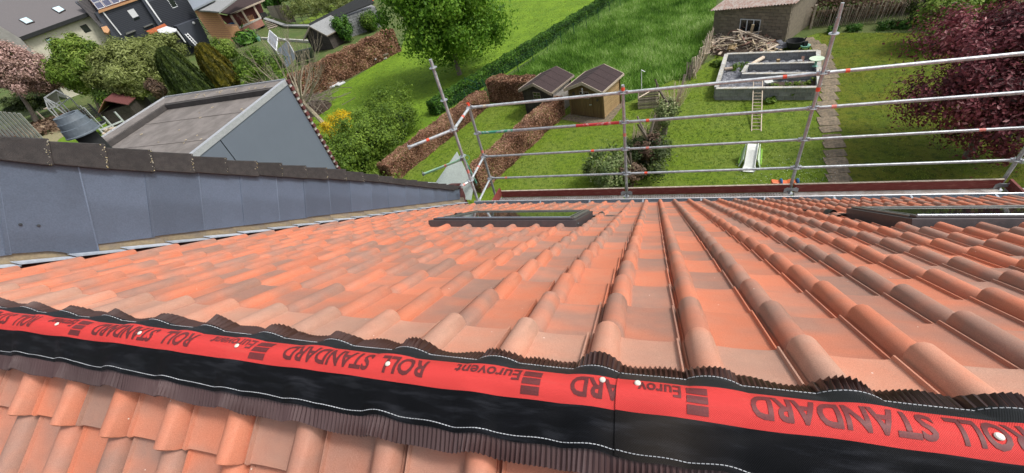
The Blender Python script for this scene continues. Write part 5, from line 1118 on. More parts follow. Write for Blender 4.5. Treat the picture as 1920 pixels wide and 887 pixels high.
for a, b in ((far(.0, -.005, .035), far(1.0, -.005, .035)), (far(1.005, 0, .035), far(1.005, 1.1, .035))): mb = MB(); mb.bar(a, b, .03, .04); mb.build('edge_bead', ALUW, ex_)
for k in range(30): 
    z = TA[2] - .05 - k * .185; 
    if z < .1: break
    mb = MB(); mb.box((XB + .02, TA[1] + .05, z), (.10, .10, .10)); mb.build('quoin_brick', REDBR, ex_); mb = MB(); mb.box((XB + .0, TA[1] + .045, z - .093), (.08, .09, .08)); mb.build('quoin_stone', CONCL, ex_)
mb = MB()
for k in range(26): p = far(rw.uniform(.1, .85), rw.uniform(.02, .08) if k < 14 else rw.uniform(.2, .8), .024 if k < 14 else -.124); s_ = rw.uniform(.02, .05); mb.prism([p + V3(-s_, 0, 0), p + V3(0, -s_, 0), p + V3(s_, 0, 0), p + V3(0, s_ * .8, 0)], (0, 0, .006))
mb.build('leaf_debris', STRAW, ex_, 'stuff')

# ================================================================ HOUSES ACROSS THE GARDENS
def facing(x, y, dist, turn=0.):                     # upright plane looking back at the garden, dist metres off
    v = ray(x, y); v = V3(v[0], v[1], 0); v /= np.linalg.norm(v); c, s = math.cos(turn), math.sin(turn)
    return Plane(EYE + v * dist, V3(-v[0] * c + v[1] * s, -v[1] * c - v[0] * s, 0))
wn = facing(110, 60, 92, .15); wa, wb = wn(38, 68), wn(165, 22); wdir = (wb - wa) / np.linalg.norm(wb - wa)
wh = thing('rendered_house', 'cream rendered house with grey roof and two roof windows, upper left corner', 'house', (wa[0], wa[1], 0))
g = lambda p: V3(p[0], p[1], 0)
panel('wall', wn, [(38, 68), (165, 22), (218, 82), (268, 150), (200, 190), (150, 215)], 8, RENDER_, wh)
rs = math.tan(math.radians(33)); rpl = Plane(wa, np.cross(wdir, -wn.n + V3(0, 0, rs)))
P_ = [wa - wdir * 10 + wn.n * .6 - V3(0, 0, .4 * rs), wb + wdir * .5 + wn.n * .6 - V3(0, 0, .4 * rs)]; P_ += [P_[1] - wn.n * 9 + V3(0, 0, 9 * rs), P_[0] - wn.n * 9 + V3(0, 0, 9 * rs)]
mb = MB(); mb.prism([p + V3(0, 0, .02) for p in P_], (0, 0, -.3)); mb.build('roof', ROOFG, wh)
rq = Plane(P_[0] + V3(0, 0, .02), np.cross(wdir, -wn.n + V3(0, 0, rs)))
mb = MB(); mb.bar(P_[0], P_[1], .35, .45); mb.build('gutter', BLACKN, wh)
for lst in ([(36, 38), (51, 33), (66, 42), (51, 47)], [(97, 17), (112, 12), (124, 20), (112, 26)]):
    pts = [rq(*p) for p in lst]; up = np.cross(pts[1] - pts[0], pts[3] - pts[0]); up /= np.linalg.norm(up); up *= np.sign(up[2]); mb = MB(); mb.prism([p + up * .15 for p in pts], -up * .2); o = mb.build('roof_window', FRAME, wh)
    c_ = sum(pts) / 4; mb = MB(); mb.prism([c_ + (p - c_) * .86 + up * .17 for p in pts], -up * .02); mb.build('pane', mat('painted_sky_glass', (.55, .68, .78), (.45, .62, .62), .15, 2), o)  # pale blue base colour paints the sky's reflection onto the pane
SKYG = bpy.data.materials['painted_sky_glass']
for lst in ([(83, 73), (95, 69), (115, 93), (103, 97)], [(149, 49), (161, 45), (172, 58), (160, 62)]):
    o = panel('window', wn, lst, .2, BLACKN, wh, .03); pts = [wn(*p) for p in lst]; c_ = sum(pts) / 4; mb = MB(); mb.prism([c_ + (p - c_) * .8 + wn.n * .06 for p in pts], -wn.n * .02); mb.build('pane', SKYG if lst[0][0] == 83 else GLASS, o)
# grey gable building left of it
gb_ = thing('grey_building', 'plain grey wall behind the pink blossom tree at the left edge', 'building', g(wa) - wdir * 8 + wn.n * 5); pl2 = Plane(wa + wn.n * 4, wn.n)
panel('wall', pl2, [(-60, 20), (0, 49), (38, 72), (60, 95), (90, 150), (-60, 160)], 3, RENDERG, gb_)
# tiled link roof between the houses and red brick stub
lk = thing('slate_roof_link', 'dark small-tiled roof strip between the cream house and the slate house', 'roof', g(wb)); pl3 = Plane(wb + wn.n * 1.5 - V3(0, 0, .5), wn.n + V3(0, 0, .7))
lo_ = panel('roof_slope', pl3, [(140, 3), (162, 0), (165, -20), (185, 20), (197, 48), (188, 52), (166, 24)], .3, SHING, lk)
a_, b_, c_, d__ = pl3(143, 2), pl3(166, -4), pl3(196, 48), pl3(188, 52); mb = MB()
for k in range(1, 24): f = k / 24; mb.bar(a_ * (1 - f) + d__ * f + pl3.n * .06, b_ * (1 - f) + c_ * f + pl3.n * .06, .12, .10)
mb.build('tile_courses', ROOFG, lk, 'stuff')
panel('brick_pier', pl3, [(190, 52), (200, 49), (206, 57), (203, 63), (195, 61)], .5, BRICKT, lk, .1)
# slate clad house with solar panels
f0_ = atz(400, 90); f0n = facing(300, 50, 80, .15).n; pf_ = Plane(f0_, f0n); pm_ = Plane(f0_ - f0n * 3.5, f0n); pm2 = Plane(f0_ - f0n * 2.9, f0n)
sh = thing('slate_house', 'dark slate clad house with solar panels and a pale low roof, upper left', 'house', f0_)
panel('wall', pm_, [(178, 24), (286, -12), (330, 60), (275, 110), (240, 110), (205, 66)], 9, SHING, sh)
panel('wall', pm2, [(262, -6), (345, -30), (366, 24), (400, 95), (340, 110), (303, 58)], 9, SHING, sh)
for pl_, xa, ya, xb, yb, n_, m_ in ((pm_, 186, 26, 262, 0, 30, 'course'), (pm2, 272, 3, 348, -18, 30, 'course')):
    mb = MB(); a0, b0_ = pl_(xa, ya), pl_(xb, yb)
    for k in range(1, n_): dz = V3(0, 0, -.22 * k); mb.bar(a0 + dz + wdir * .3 * 0 + pl_.n * .02, b0_ + dz + pl_.n * .02, .05, .10)
    mb.build('slate_courses', SHINGD, sh, 'stuff')
# solar roof
ps_ = Plane(pm_(186, 22) + f0n * .4, f0n + V3(0, 0, 1.2))
panel('roof', ps_, [(163, -6), (185, 20), (248, -3), (240, -30), (170, -30)], .25, CLAYF, sh)
for i in range(4):
    for j in range(2):
        a, b_ = np.array((174 + i * 14.5, 7 - i * 5.)), np.array((13.0, -4.5)); u = np.array((-9.5, -11.5))
        q = [a + np.array((11, 12)) + u * j, a + np.array((11, 12)) + b_ + u * j, a + np.array((11, 12)) + b_ + u * (j + .92), a + np.array((11, 12)) + u * (j + .92)]
        o = panel('solar_panel', ps_, q, .06, WHITE, sh, .14); pts = [ps_(*p) for p in q]; c_ = sum(pts) / 4; mb = MB(); mb.prism([c_ + (p - c_) * .9 + ps_.n * .16 for p in pts], -ps_.n * .01); mb.build('cells', SOLAR, o)
panel('gutter', pm_, [(184, 20), (270, -8), (270, -4), (185, 25)], .3, BRICKT, sh, .3)
for pl_, lst in ((pm_, [(191, 22), (193, 21), (228, 65), (226, 66)]), (pm2, [(271, 0), (274, -1), (303, 41), (301, 42)]), (pm2, [(350, -2), (352, -2), (365, 18), (363, 19)])): panel('downpipe', pl_, lst, .1, WHITE, sh, .15)
o = panel('window', pm_, [(236, 19), (250, 15), (265, 36), (251, 40)], .2, SHINGD, sh, .04); panel('blind', pm_, [(238, 20), (250, 16), (260, 30), (249, 34)], .05, WHITE, o, .07); panel('pane', pm_, [(250, 35), (260, 31), (263, 35), (252, 39)], .05, GLASS, o, .07)
o = panel('window', pm2, [(313, 0), (324, -3), (334, 12), (324, 16)], .2, WHITE, sh, .04); panel('pane', pm2, [(315, 0), (324, -3), (332, 11), (324, 14)], .05, GLASS, o, .07)
for lst in ([(268, 50), (284, 44), (287, 45), (270, 52)], [(235, 62), (252, 56), (254, 58), (236, 65)]): panel('canopy', pm_, lst, .5, FRAMEG, sh, .5)
panel('orange_blind', pm2, [(271, 58), (305, 44), (311, 50), (280, 66)], .1, ORANGE, sh, 1.4)
pr = Plane(pm2(330, 48) + f0n * .1, f0n * .35 + V3(0, 0, 1)); panel('pale_low_roof', pr, [(307, 45), (340, 34), (370, 31), (372, 35), (345, 44), (328, 50), (316, 50)], .15, ALUW, sh, .0)
pr2 = Plane(pf_(330, 52), f0n * .4 + V3(0, 0, 1)); panel('conservatory_roof', pr2, [(294, 56), (312, 49), (331, 54), (331, 58), (308, 66), (300, 64)], .1, WHITE, sh)
panel('wall', pf_, [(331, 49), (371, 35), (399, 88), (385, 98), (356, 84)], 3.2, SHING, sh); panel('wall', pf_, [(312, 65), (331, 58), (348, 80), (335, 90), (318, 76)], .4, BLACKN, sh, -.3)
panel('frame_strip', pf_, [(330, 58), (333, 57), (349, 79), (347, 80)], .1, WHITE, sh, .05)
mb = MB(); mb.lathe(pf_(363, 43) + f0n * .1, [(0, .15), (.15, .1), (.2, 0)], 10, f0n); mb.build('wall_lamp', WHITE, sh)
l_ = thing('leaning_ladder', 'white ladder leaning against the slate clad annexe wall', 'ladder', atz(367, 90)); pa, pb = pf_(346.5, 64) + f0n * .1, pf_(366, 88) + f0n * 1.2; pc, pd = pf_(351, 62.5) + f0n * .1, pf_(370, 86) + f0n * 1.2
for a, b_ in ((pa, pb), (pc, pd)): mb = MB(); mb.bar(a, b_, .12, .12); mb.build('rail', WHITE, l_)
for k in range(7): f = (k + .5) / 7; mb = MB(); mb.bar(pa + (pb - pa) * f, pc + (pd - pc) * f, .10, .08); mb.build('rung', WHITE, l_)
# tan brick porch house
th_ = thing('porch_house', 'tan brick annexe with brown porch roof over wooden chairs', 'house', atz(430, 82)); qa, qb = atz(400, 78), atz(443, 83)
pside = Plane(atz(443, 82), facing(410, 50, 60, -.1).n); pfront = vplane(atz(449, 72), atz(497, 52))
panel('side_wall', pside, [(364, 20), (403, 20), (421, 49), (444, 50), (454, 68), (443, 81), (425, 88), (398, 70)], 3, BRICKT, th_)
mb = MB()
for k in range(1, 16): a = pside(366 + k * 2.2, 20 + k * 4.0); b_ = pside(405 + k * 2.6, 21 + k * 4.0); mb.bar(a + pside.n * .01, b_ + pside.n * .01, .04, .05)
mb.build('brick_courses', CLAYF, th_, 'stuff')
panel('flat_roof', Plane(pside(385, 18) + V3(0, 0, .2), V3(0, 0, 1) + pside.n * .2), [(363, 19), (400, 3), (440, -25), (480, -30), (410, 22), (390, 20)], .2, CONC, th_)
panel('pale_roof', Plane(pside(370, 16) + V3(0, 0, .25), V3(0, 0, 1) + pside.n * .2), [(350, -5), (362, 18), (402, -2), (400, -20)], .2, ZINC, th_)
panel('porch_roof', Plane(pfront(440, 22) + V3(0, 0, .1), V3(0, 0, 1) + pfront.n * .45), [(403, 21), (438, -2), (494, -2), (492, 2), (432, 27)], .15, FELT, th_)
panel('roof_edge', pfront, [(430, 26), (494, -1), (495, 2), (431, 29)], .15, TRIM, th_, .35)
panel('porch_inside', pfront, [(412, 24), (432, 28), (494, 1), (504, 30), (492, 46), (455, 60), (440, 50)], .2, REDBR, th_, -1.2)
for lst in ([(430, 28), (434, 27), (449, 50), (445, 52)], [(452, 21), (455, 20), (469, 42), (465, 43)], [(474, 12), (477, 11), (490, 33), (486, 34)]): panel('post', pfront, lst, .12, TRIM, th_, .02)
panel('low_wall', pfront, [(446, 53), (489, 34), (496, 47), (470, 60), (455, 64)], .3, BRICKR, th_, .05); panel('low_wall_cap', pfront, [(445, 52), (489, 32), (490, 35), (447, 55)], .3, CONCL, th_, .08)
for i, (x, y) in enumerate(((459, 38), (472, 32))):
    c = thing('garden_chair', ('slatted wooden chair on the porch, nearer the tan wall', 'slatted wooden chair on the porch, farther from the tan wall')[i], 'chair', pfront(x, y + 6) - pfront.n * .5)
    for a in range(5): mb = MB(); p = pfront(x - 5 + a * 2.2, y - 2 - a * .9) - pfront.n * .5; q = pfront(x - 2 + a * 2.2, y + 8 - a * .9) - pfront.n * .5; mb.bar(p, q, .09, .05); mb.build('back_slat', BRICKT, c)
    mb = MB(); mb.prism([pfront(x - 3, y + 7) - pfront.n * .5, pfront(x + 8, y + 3) - pfront.n * .5, pfront(x + 9, y + 5) - pfront.n * .2, pfront(x - 2, y + 9) - pfront.n * .2], V3(0, 0, -.06)); mb.build('seat', BRICKT, c)
o = panel('blue_cover', pfront, [(430, 45), (441, 41), (446, 49), (434, 50)], .5, BLUE, None, -.6); tag(o, 'bright blue covered bundle in the porch', 'cover')
o = panel('dark_chest', pfront, [(486, 26), (500, 22), (506, 29), (493, 34)], .5, BLACKN, None, -.5); tag(o, 'dark storage chest at the far end of the porch', 'chest')
mb = MB(); p = atz(494, 52); mb.box(p + V3(0, 0, .45), (.6, .6, .9)); o = mb.build('dark_bin', BLACKN, bevel=.08); tag(o, 'black bin at the end of the porch wall', 'bin')
for k in range(6): pass
st_ = thing('garden_steps', 'low grey wooden steps beside the porch', 'steps', atz(505, 50))
for k in range(5): mb = MB(); a, b_ = atz(497 + k * 1.5, 41 + k * 3.2, .3 - k * .05), atz(514 + k * 1.5, 36 + k * 3.2, .3 - k * .05); mb.bar(a, b_, .8, .1); mb.build('step', WOODG, st_)
# terrace clutter
tag(leaf_object('agave_plant', *[(lambda r_: (r_[0], r_[1]))(crown_points(atz(462, 72, .7), (1.6, 1.4, .9), 500, 16, .3))][0], .28, L_HEDGE, elong=2.2), 'spiky dark green plant below the porch wall', 'plant')
for x, y, s_, M_, lab in ((395, 62, .55, TEAL, 'green garden chair folded by the tan wall'), (410, 76, .7, WOODR, 'brown garden table by the tan wall'), (416, 84, .6, WHITE, 'pale round planter near the shrub'), (449, 74, .45, BLACKN, 'dark pot at the corner of the tan wall'), (474, 75, .45, BRICKT, 'tan pot beside the turquoise box'), (487, 77, .55, TEAL, 'turquoise box on the grass edge')):
    mb = MB(); c = atz(x, y); mb.lathe(c, [(s_ * .35, 0), (s_ * .5, s_ * .5), (s_ * .62, s_), (s_ * .5, s_), (0, s_ * .7)], 10); mb.tube(c + V3(s_ * .3, 0, s_), c + V3(s_ * .4, 0, s_ * 1.6), .06, 6); o = mb.build(lab.split()[1] + '_item' if False else 'garden_pot', M_); tag(o, lab, 'garden item')

# ================================================================ MIDDLE GARDENS
FLb = atz(590, 97); FRb = atz(626, 92)
shed('old_shed', 'black wooden shed with mossy grey tiled roof behind the bare tree', FLb, FRb, 3.0, 1.7, 2.7, .35, WOODD, WOODD, CONC, WOODG, .3, None, .4)
hb_ = thing('block_shed', 'long grey block wall building with black lean-to roof', 'building', atz(690, 60)); ba, bb_ = atz(652, 72), atz(718, 49); ph_ = vplane(ba, bb_)
LL = np.linalg.norm(bb_ - ba); ee = (bb_ - ba) / LL; ha, hb2 = height(ba, 648, 32), height(bb_, 706, 6)
for r in range(8):
    for c in range(9):
        a = c * LL / 9 + (LL / 18 if r % 2 else 0); z = r * ha / 8; w_ = LL / 9 - .04
        if a + w_ > LL: w_ = LL - a
        mb = MB(); mb.box(ba + ee * (a + w_ / 2) + V3(0, 0, z + ha / 16), (w_, .2, ha / 8 - .03), np.stack([ee, V3(-ee[1], ee[0], 0), V3(0, 0, 1)], 1)); mb.build('block', CONC, hb_)
mb = MB(); mb.prism([ba - ph_.n * .12, bb_ - ph_.n * .12, bb_ - ph_.n * .12 + V3(0, 0, ha), ba - ph_.n * .12 + V3(0, 0, ha)], -ph_.n * 3); mb.build('rear_walls', CONC, hb_)
mb = MB(); q = [ba - ee * 3.4 + V3(0, 0, ha + .05) + ph_.n * .2, bb_ + V3(0, 0, hb2 * .98 + .1) + ph_.n * .2]; mb.prism([q[0], q[1], q[1] - ph_.n * 1.8 + V3(0, 0, .9), q[0] - ph_.n * .8 + V3(0, 0, .3)], (0, 0, .12)); mb.build('roof', BLACKN, hb_)
mb = MB(); mb.box(bb_ + V3(0, 0, hb2 + .5) - ph_.n, (.4, .4, .5)); mb.build('red_cap', TAPE, hb_)
lw = thing('garden_wall', 'low pale wall behind the black shed lawn', 'wall', atz(560, 50))
for a, b_ in (((498, 38), (538, 52)), ((538, 52), (612, 53))): p, q = atz(*a), atz(*b_); mb = MB(); mb.bar(p + V3(0, 0, .3), q + V3(0, 0, .3), .6, .2, (0, 0, 1)); mb.build('wall_length', CONC, lw)
ke = thing('lawn_kerb', 'pale concrete edging along the small sloping lawn', 'edging', atz(540, 76)); mb = MB(); mb.bar(atz(490, 72, .15), atz(585, 78, .15), .25, .3); mb.build('kerb_stone', CONCL, ke)
tf = thing('timber_fence', 'dark grey plank fence panels behind the porch', 'fence', atz(530, 42)); pt = vplane(atz(505, 30), atz(556, 46))
for k in range(12): f = k / 11.5; x0 = 500 + 38 * f; y0 = 12 - 2 * f; panel('plank', pt, [(x0, y0), (x0 + 2.9, y0 - .2), (x0 + 18.5, y0 + 34 - 3 * f), (x0 + 15.6, y0 + 34 - 3 * f)], .06, WOODG, tf)
# espaliers and stakes
for k in range(10):
    b = atz(556 + k * 14, 46 - k * 1.2); t_ = tree('espalier_tree', ORD[k] + ' trained fruit tree from the porch in the nearer row', 'tree', b, b + V3(0, 0, 2.2), (1.1, .8, 1.1), 420, .14, L_OLIVE, 12, .3, .06, group='trained fruit trees behind the low wall', depth=2, seed=70 + k)
for k in range(8):
    b = atz(560 + k * 19, 20 - k * 1.0); t_ = tree('espalier_tree', ORD[k] + ' trained fruit tree from the porch in the farther row', 'tree', b, b + V3(0, 0, 2.4), (2.2, 1.2, 1.3), 500, .2, L_OLIVE, 12, .3, .08, group='trained fruit trees behind the low wall', depth=2, seed=90 + k)
mb = MB()
for k in range(7): mb.bar(atz(550, 40 - k * 6, 1.6), atz(700, 26 - k * 6, 1.6), .04, .04)
tag(mb.build('trellis_wires', BLACKN), 'wires strung through the fruit tree rows', 'wire', kind='stuff')
# little glazed hut and blue grey sheet
gh = thing('small_greenhouse', 'small white framed greenhouse seen through the bare branches', 'greenhouse', atz(535, 128)); c0_, c1_ = atz(537, 128), atz(556, 108); c2_ = atz(520, 108); up = V3(0, 0, 1.9)
for a, b_ in ((c0_, c1_), (c2_, c0_)): mb = MB(); mb.prism([a, b_, b_ + up, a + up], V3(0, 0.03, 0)); mb.build('pane', PANEL, gh)
ap = (c0_ + c1_) / 2 + V3(0, 0, 2.7); ap2 = ap + (c2_ - c0_)
for a, b_ in ((c0_, c0_ + up), (c1_, c1_ + up), (c2_, c2_ + up), (c0_ + up, ap), (c1_ + up, ap), (ap, ap2), (c2_ + up, ap2), (c0_ + up, c2_ + up)): mb = MB(); mb.bar(a, b_, .09, .09); mb.build('frame_bar', WHITE, gh)
mb = MB(); mb.prism([c0_ + up, ap, ap2, c2_ + up], V3(0, 0, .03)); mb.build('roof_pane', ALUW, gh)
o = MB(); o.prism([atz(556, 118, .1), atz(590, 108, .1), atz(584, 90, 1.4), atz(552, 98, 1.4)], (0, 0, .08)); tag(o.build('blue_grey_cover', PANEL), 'blue grey slanted cover next to the small greenhouse', 'cover')
o = MB(); o.bar(atz(572, 96, 1.35), atz(582, 112, .35), .12, .08); tag(o.build('loose_plank', WOODG), 'plank lying on the blue grey cover', 'plank')
# stone stack, pipes and posts by the tall beech hedge
ss = thing('stone_stack', 'stacked rough stones at the foot of the tall beech hedge', 'stone pile', atz(700, 118))
for k in range(46): x = rw.uniform(676, 732); p = atz(x, 128 - (x - 676) * .42 + rw.uniform(-3, 3)); mb = MB(); mb.box(p + V3(0, 0, rw.uniform(.08, .5)), (rw.uniform(.25, .5), rw.uniform(.2, .4), rw.uniform(.12, .22)), np.array(Matrix.Rotation(rw.uniform(0, 3), 3, 'Z'))); mb.build('stone', CONCB if k % 3 else CONCL, ss, bevel=.02)
for i in range(3): mb = MB(); mb.tube(atz(697 + i * 3, 112, .4), atz(722 + i * 3, 92, .5), .06, 8); tag(mb.build('metal_pipe', ALUW), ('left', 'middle', 'right')[i] + ' one of three pale pipes lying across the stone stack', 'pipe', 'pipes on the stone stack')
for i, (x, y) in enumerate(((732, 92), (742, 90))): mb = MB(); p = atz(x, y); mb.bar(p, p + V3(-.3, 0, 1.5), .12, .08); tag(mb.build('wooden_post', WOODG), ('grey post leaning by the stone stack, the left one', 'grey post leaning by the stone stack, the right one')[i], 'post')
mb = MB(); c = atz(632, 158); [mb.box(c + V3(rw.gauss(0, .5), rw.gauss(0, .4), .08), (.7, .4, .08), np.array(Matrix.Rotation(rw.uniform(0, 3), 3, 'Z'))) for k in range(4)]; tag(mb.build('white_sheet', WHITE), 'crumpled white sheet on the ground beside the bare tree', 'sheet')

# ================================================================ LEFT-HAND TREES AND GARDEN THINGS
def pxtree(name, lab, cat, base, c, rx, rz_, n, size, LM, clumps=60, sp=.16, tr=.12, **k):
    b = atz(*base); cc, s = crown_px(b, *c); return tree(name, lab, cat, b, cc, (rx * s, rx * s, rz_ * s), n, size, LM, clumps, sp, tr, **k)
pxtree('cherry_tree', 'pink blossoming cherry tree at the left edge with a bare dark trunk', 'tree', (72, 238), (28, 128), 66, 56, 60000, .12, L_PINK, 170, .11, .28, seed=31, depth=4, shell=.4, fork=.6)
pxtree('bronze_shrub', 'bronze leafed dark shrub right of the pink tree', 'shrub', (120, 215), (88, 150), 34, 32, 20000, .11, L_DEAD, 60, .18, .1, seed=32)
pxtree('willow_tree', 'light green feathery tree in front of the cream house', 'tree', (190, 215), (152, 124), 54, 60, 72000, .11, L_FRESH, 130, .11, .2, seed=33, elong=1.9)
pxtree('white_blossom_shrub', 'small white flowering shrub between the pink and the feathery tree', 'shrub', (140, 180), (118, 146), 13, 12, 2200, .16, L_IVY, 20, .25, .06, seed=36)
pxtree('olive_willow', 'broad olive green willow in the middle of the tree group', 'tree', (265, 205), (242, 132), 70, 58, 90000, .10, L_OLIVE, 170, .11, .22, seed=34, elong=2.0)
pxtree('olive_willow', 'smaller olive willow crown nearest the slate house', 'tree', (330, 165), (300, 98), 42, 32, 36000, .10, L_OLIVE, 90, .15, .2, seed=35, elong=2.0)
pxtree('dark_shrub_mass', 'dark green undergrowth under the olive willow beside the red roofed shed', 'shrub', (235, 215), (222, 172), 48, 24, 26000, .10, L_DARK, 60, .15, .08, seed=44, shell=.4)
pxtree('dark_shrub_mass', 'near-black undergrowth beneath the pink cherry crown', 'shrub', (60, 225), (52, 188), 50, 22, 20000, .10, L_CONIF, 50, .15, .08, seed=45, shell=.4)
pxtree('brown_conifer', 'small yellow brown conifer next to the red roofed shed', 'tree', (322, 205), (292, 166), 13, 20, 7000, .08, L_DEAD, 30, .2, .08, seed=37, elong=1.5)
def conifer(lab, base, top, wpx, n, LM, seed):
    b = atz(*base); h_ = height(b, *top); d = np.array([b[0], b[1], 0.]); s = crown_px(b, *base)[1]; R = wpx * s; t = thing('conifer_tree', lab, 'tree', b)
    mb = MB(); mb.tube(b, b + V3(0, 0, h_ * .5), .12, 8, .05); mb.build('trunk', BARK, t)
    z = rng.random(n) ** .8; r = R * np.clip(1 - z, 0, 1) ** .36 * np.minimum(1, .55 + z * 2.2); a = rng.uniform(0, 2 * math.pi, n); rr = r * (1 - .25 * rng.random(n) ** 2) * (1 + .10 * np.sin(a * 7 + z * 5) + .06 * np.sin(a * 17))
    P = b + np.c_[rr * np.cos(a), rr * np.sin(a), z * h_]; N_ = np.c_[np.cos(a), np.sin(a), np.full(n, .5)] + rng.normal(size=(n, 3)) * .35; N_ /= np.linalg.norm(N_, axis=1)[:, None]
    leaf_object('foliage', P, N_, .095, LM, t, elong=2.0, drop=(0, 0, 1), tone=.45 + .25 * np.sin(a * 9 + z * 14)); mb = MB(); mb.lathe(b, [(R * .7, .1), (R * .75, h_ * .4), (R * .5, h_ * .75), (.05, h_ * .92)], 12); mb.build('inner_twigs', CORE_G, t)
conifer('dark green conifer left of the golden one', (378, 192), (304, 92), 42, 30000, L_CONIF, 1)
conifer('golden brown conifer beside the flat roof extension', (432, 166), (354, 92), 34, 26000, L_GOLD, 2)
pxtree('leafy_bush', 'round light green bush below the tan brick wall', 'shrub', (432, 118), (418, 94), 25, 20, 16000, .10, L_FRESH, 50, .18, .08, seed=38)
pxtree('dark_bush', 'dark bush behind the bare branches beside the small greenhouse', 'shrub', (498, 152), (482, 124), 38, 24, 20000, .10, L_DARK, 50, .2, .08, seed=39)
pxtree('dark_bush', 'dark bush left of the bare tree trunk', 'shrub', (535, 172), (528, 150), 28, 18, 12000, .09, L_DARK, 40, .2, .08, seed=40)
pxtree('fir_tree', 'green fir growing between the black shed and the block wall', 'tree', (655, 78), (642, 52), 16, 20, 11000, .10, L_HEDGE, 36, .2, .1, seed=41)
pxtree('fir_tree', 'fresh green shrub in front of the block wall', 'tree', (700, 58), (693, 40), 14, 14, 6000, .10, L_DARK, 24, .3, .06, seed=42)
pxtree('garden_tree', 'dark green trees above the timber fence', 'tree', (530, 20), (515, -4), 28, 16, 5000, .25, L_HEDGE, 30, .2, .1, seed=43)
def far_tree(x, y, z, R, LM, lab): b = V3(x, y, 0); tree('background_tree', lab, 'tree', b, b + V3(0, 0, z), (R, R, R * .8), 5000, .4, LM, 40, .2, .3, seed=int(abs(x)) % 97)
far_tree(-205, 110, 10, 9, L_FRESH, 'distant green tree above the cream house roof, left corner'); far_tree(-190, 125, 9, 8, L_OLIVE, 'distant olive tree above the cream house roof, right of the corner')
# garden things near the cherry
sf = thing('small_shed', 'small brown garden shed with old red clay roof beside the netted trampoline', 'shed', atz(262, 215)); sa, sb = atz(262, 222), atz(286, 196); e_ = sb - sa; n_ = V3(-e_[1], e_[0], 0); n_ /= np.linalg.norm(n_); n_ *= np.sign(n_ @ V3(-1, .1, 0)); hs_ = height(sa, 232, 199)
mb = MB(); mb.prism([sa, sb, sb + V3(0, 0, hs_), sa + V3(0, 0, hs_)], n_ * 2.6); mb.build('walls', WOODD, sf)
mid_ = (hs_ + 1.0); 
for s0_, s1_ in ((0., .5), (.5, 1.)):
    q = [sa - e_ * .1 + n_ * (2.9 * s0_ - .2) + V3(0, 0, hs_ if s0_ == 0 else mid_), sb + e_ * .1 + n_ * (2.9 * s0_ - .2) + V3(0, 0, hs_ if s0_ == 0 else mid_), sb + e_ * .1 + n_ * (2.9 * s1_ - .2) + V3(0, 0, mid_ if s0_ == 0 else hs_), sa - e_ * .1 + n_ * (2.9 * s1_ - .2) + V3(0, 0, mid_ if s0_ == 0 else hs_)]
    mb = MB(); mb.prism(q, (0, 0, .08)); mb.build('roof_slope', CLAYF if s0_ else REDBR, sf)
tp = thing('trampoline', 'round trampoline with tall black safety net', 'trampoline', atz(190, 250)); c = atz(190, 250); s = crown_px(c, 190, 250)[1]; R = 27 * s
mb = MB(); mb.ring(c + V3(0, 0, .8), R * .96, R, .12, 28); mb.build('frame_ring', ALUW, tp); mb = MB(); mb.ring(c + V3(0, 0, .79), .01, R * .95, .02, 28); mb.build('jumping_mat', BLACKN, tp)
for k in range(8): a = k * math.pi / 4; p = c + V3(R * math.cos(a), R * math.sin(a), 0); mb = MB(); mb.tube(p, p + V3(0, 0, 2.7), .04, 6); mb.build('pole', ALUW if k % 3 == 0 else BLACKN, tp)
mb = MB(); q = 56
for k in range(q):
    a, b_ = k * 2 * math.pi / q, (k + 1) * 2 * math.pi / q
    for j in range(9): z = .85 + j * .21; mb.tube(c + V3(R * math.cos(a), R * math.sin(a), z), c + V3(R * math.cos(b_), R * math.sin(b_), z), .018, 3, cap=False)
    mb.tube(c + V3(R * math.cos(a), R * math.sin(a), .85), c + V3(R * math.cos(a), R * math.sin(a), 2.6), .018, 3, cap=False)
mb.build('safety_net', BLACKN, tp, 'stuff')
fg = thing('greenhouse_frame', 'open white framed greenhouse skeleton beside the pink tree', 'greenhouse', atz(150, 235)); a0 = atz(135, 235); s = crown_px(a0, 135, 235)[1]; W3, H3, D3 = 26 * s, 2.2, 3.2; ex3 = V3(.75, .66, 0); ey3 = V3(-.66, .75, 0)
o_ = a0; pts = {}
for i in (0, 1):
    for j in (0, 1): pts[i, j, 0] = o_ + ex3 * W3 * (i - .5) + ey3 * D3 * j; pts[i, j, 1] = pts[i, j, 0] + V3(0, 0, H3)
apx = [o_ + ey3 * D3 * j + V3(0, 0, H3 + 1.1) for j in (0, 1)]
for a, b_ in [(pts[i, j, 0], pts[i, j, 1]) for i in (0, 1) for j in (0, 1)] + [(pts[i, j, 1], apx[j]) for i in (0, 1) for j in (0, 1)] + [(apx[0], apx[1]), (pts[0, 0, 1], pts[0, 1, 1]), (pts[1, 0, 1], pts[1, 1, 1]), (pts[0, 0, 1], pts[1, 0, 1]), (pts[0, 0, 0], apx[0]), (pts[1, 0, 0], apx[0])]: mb = MB(); mb.bar(a, b_, .10, .10); mb.build('frame_bar', ALUW, fg)
mb = MB(); mb.prism([pts[0, 0, 1], apx[0], apx[1], pts[0, 1, 1]], (0, 0, .04)); mb.build('roof_sheet', CONCL, fg)
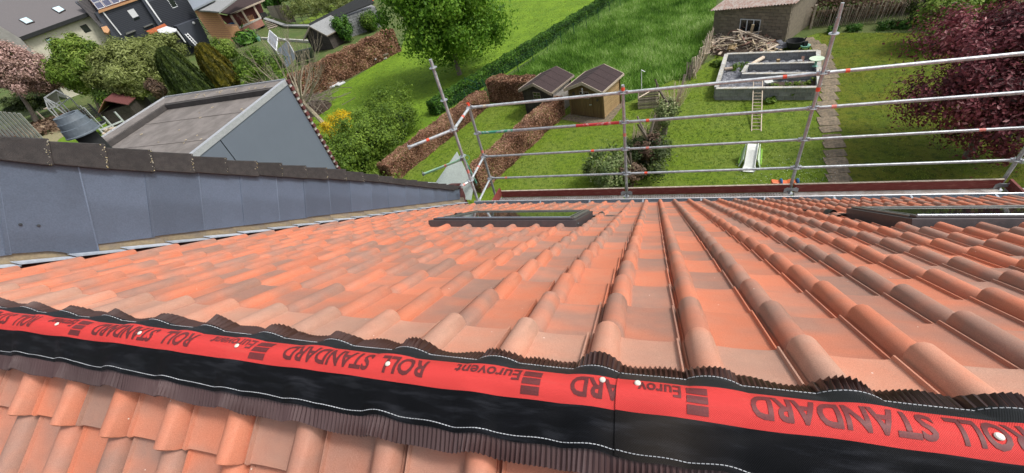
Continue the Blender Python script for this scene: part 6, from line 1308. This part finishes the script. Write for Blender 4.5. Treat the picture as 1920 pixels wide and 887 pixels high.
bt_ = thing('bird_table', 'T-shaped wooden bird table left of the grey flue', 'bird table', atz(124, 232)); p = atz(124, 232); mb = MB(); mb.tube(p, p + V3(0, 0, 2.0), .06, 8); mb.build('post', WOODG, bt_); mb = MB(); mb.box(p + V3(0, 0, 2.05), (1.1, .8, .1)); mb.build('top_board', WOODP, bt_)
for i, (x, y, M_) in enumerate(((92, 232, WOODG), (50, 245, BRICKR))): p = atz(x, y); mb = MB(); mb.tube(p, p + V3(0, 0, 1.6), .08, 8); tag(mb.build('garden_post', M_), ('grey garden post in the flower bed', 'reddish garden post nearer the slatted screen')[i], 'post')
P, Nn, tn = crown_points(atz(62, 250) + V3(0, 0, .3), (7, 4, .5), 6000, 50, .15); k = P[:, 2] > .02; tag(leaf_object('flower_bed', P[k], Nn[k], .2, L_DEAD, tone=tn[k]), 'mixed brown and green bed around the cherry trunk', 'flower bed')
sheet('garden_track', poly([(40, 275), (120, 235), (150, 228), (160, 232), (110, 262), (95, 290)]), mat('pale_dry_grass', (.30, .25, .15), (.20, .20, .10), .95, 4), .02)
# slatted white screen at the left edge
sw = thing('slatted_screen', 'whitish vertical slat screen at the left edge above the coping', 'screen', atz(40, 262)); pz = vplane(atz(-40, 262), atz(58, 268))
for k in range(13):
    x = -66 + k * 9.; y = 210 + 0 * k; panel('slat', pz, [(x - 10, 203 + k * .8), (x - 5, 203 + k * .8), (x + 56, 268 + k * .8), (x + 51, 268 + k * .8)], .05, CONCL, sw)
lr = thing('log_rack', 'white metal rack with cut logs beside the flat roof extension', 'rack', atz(225, 252)); p0_, p1_ = atz(205, 262), atz(246, 244)
for dz in (.1, 1.0): mb = MB(); mb.bar(p0_ + V3(0, 0, dz), p1_ + V3(0, 0, dz), .12, .12); mb.build('rack_bar', ALUW, lr)
for f in (0, .5, 1): p = p0_ + (p1_ - p0_) * f; mb = MB(); mb.bar(p, p + V3(0, 0, 1.9), .12, .12); mb.build('rack_post', ALUW, lr)
for k in range(16): p = p0_ + (p1_ - p0_) * rw.uniform(.08, .6) + V3(0, 0, .2 + rw.random() * .7); mb = MB(); mb.tube(p, p + V3(.1, -.4, 0), .13, 8); mb.build('cut_log', WOODP, lr)
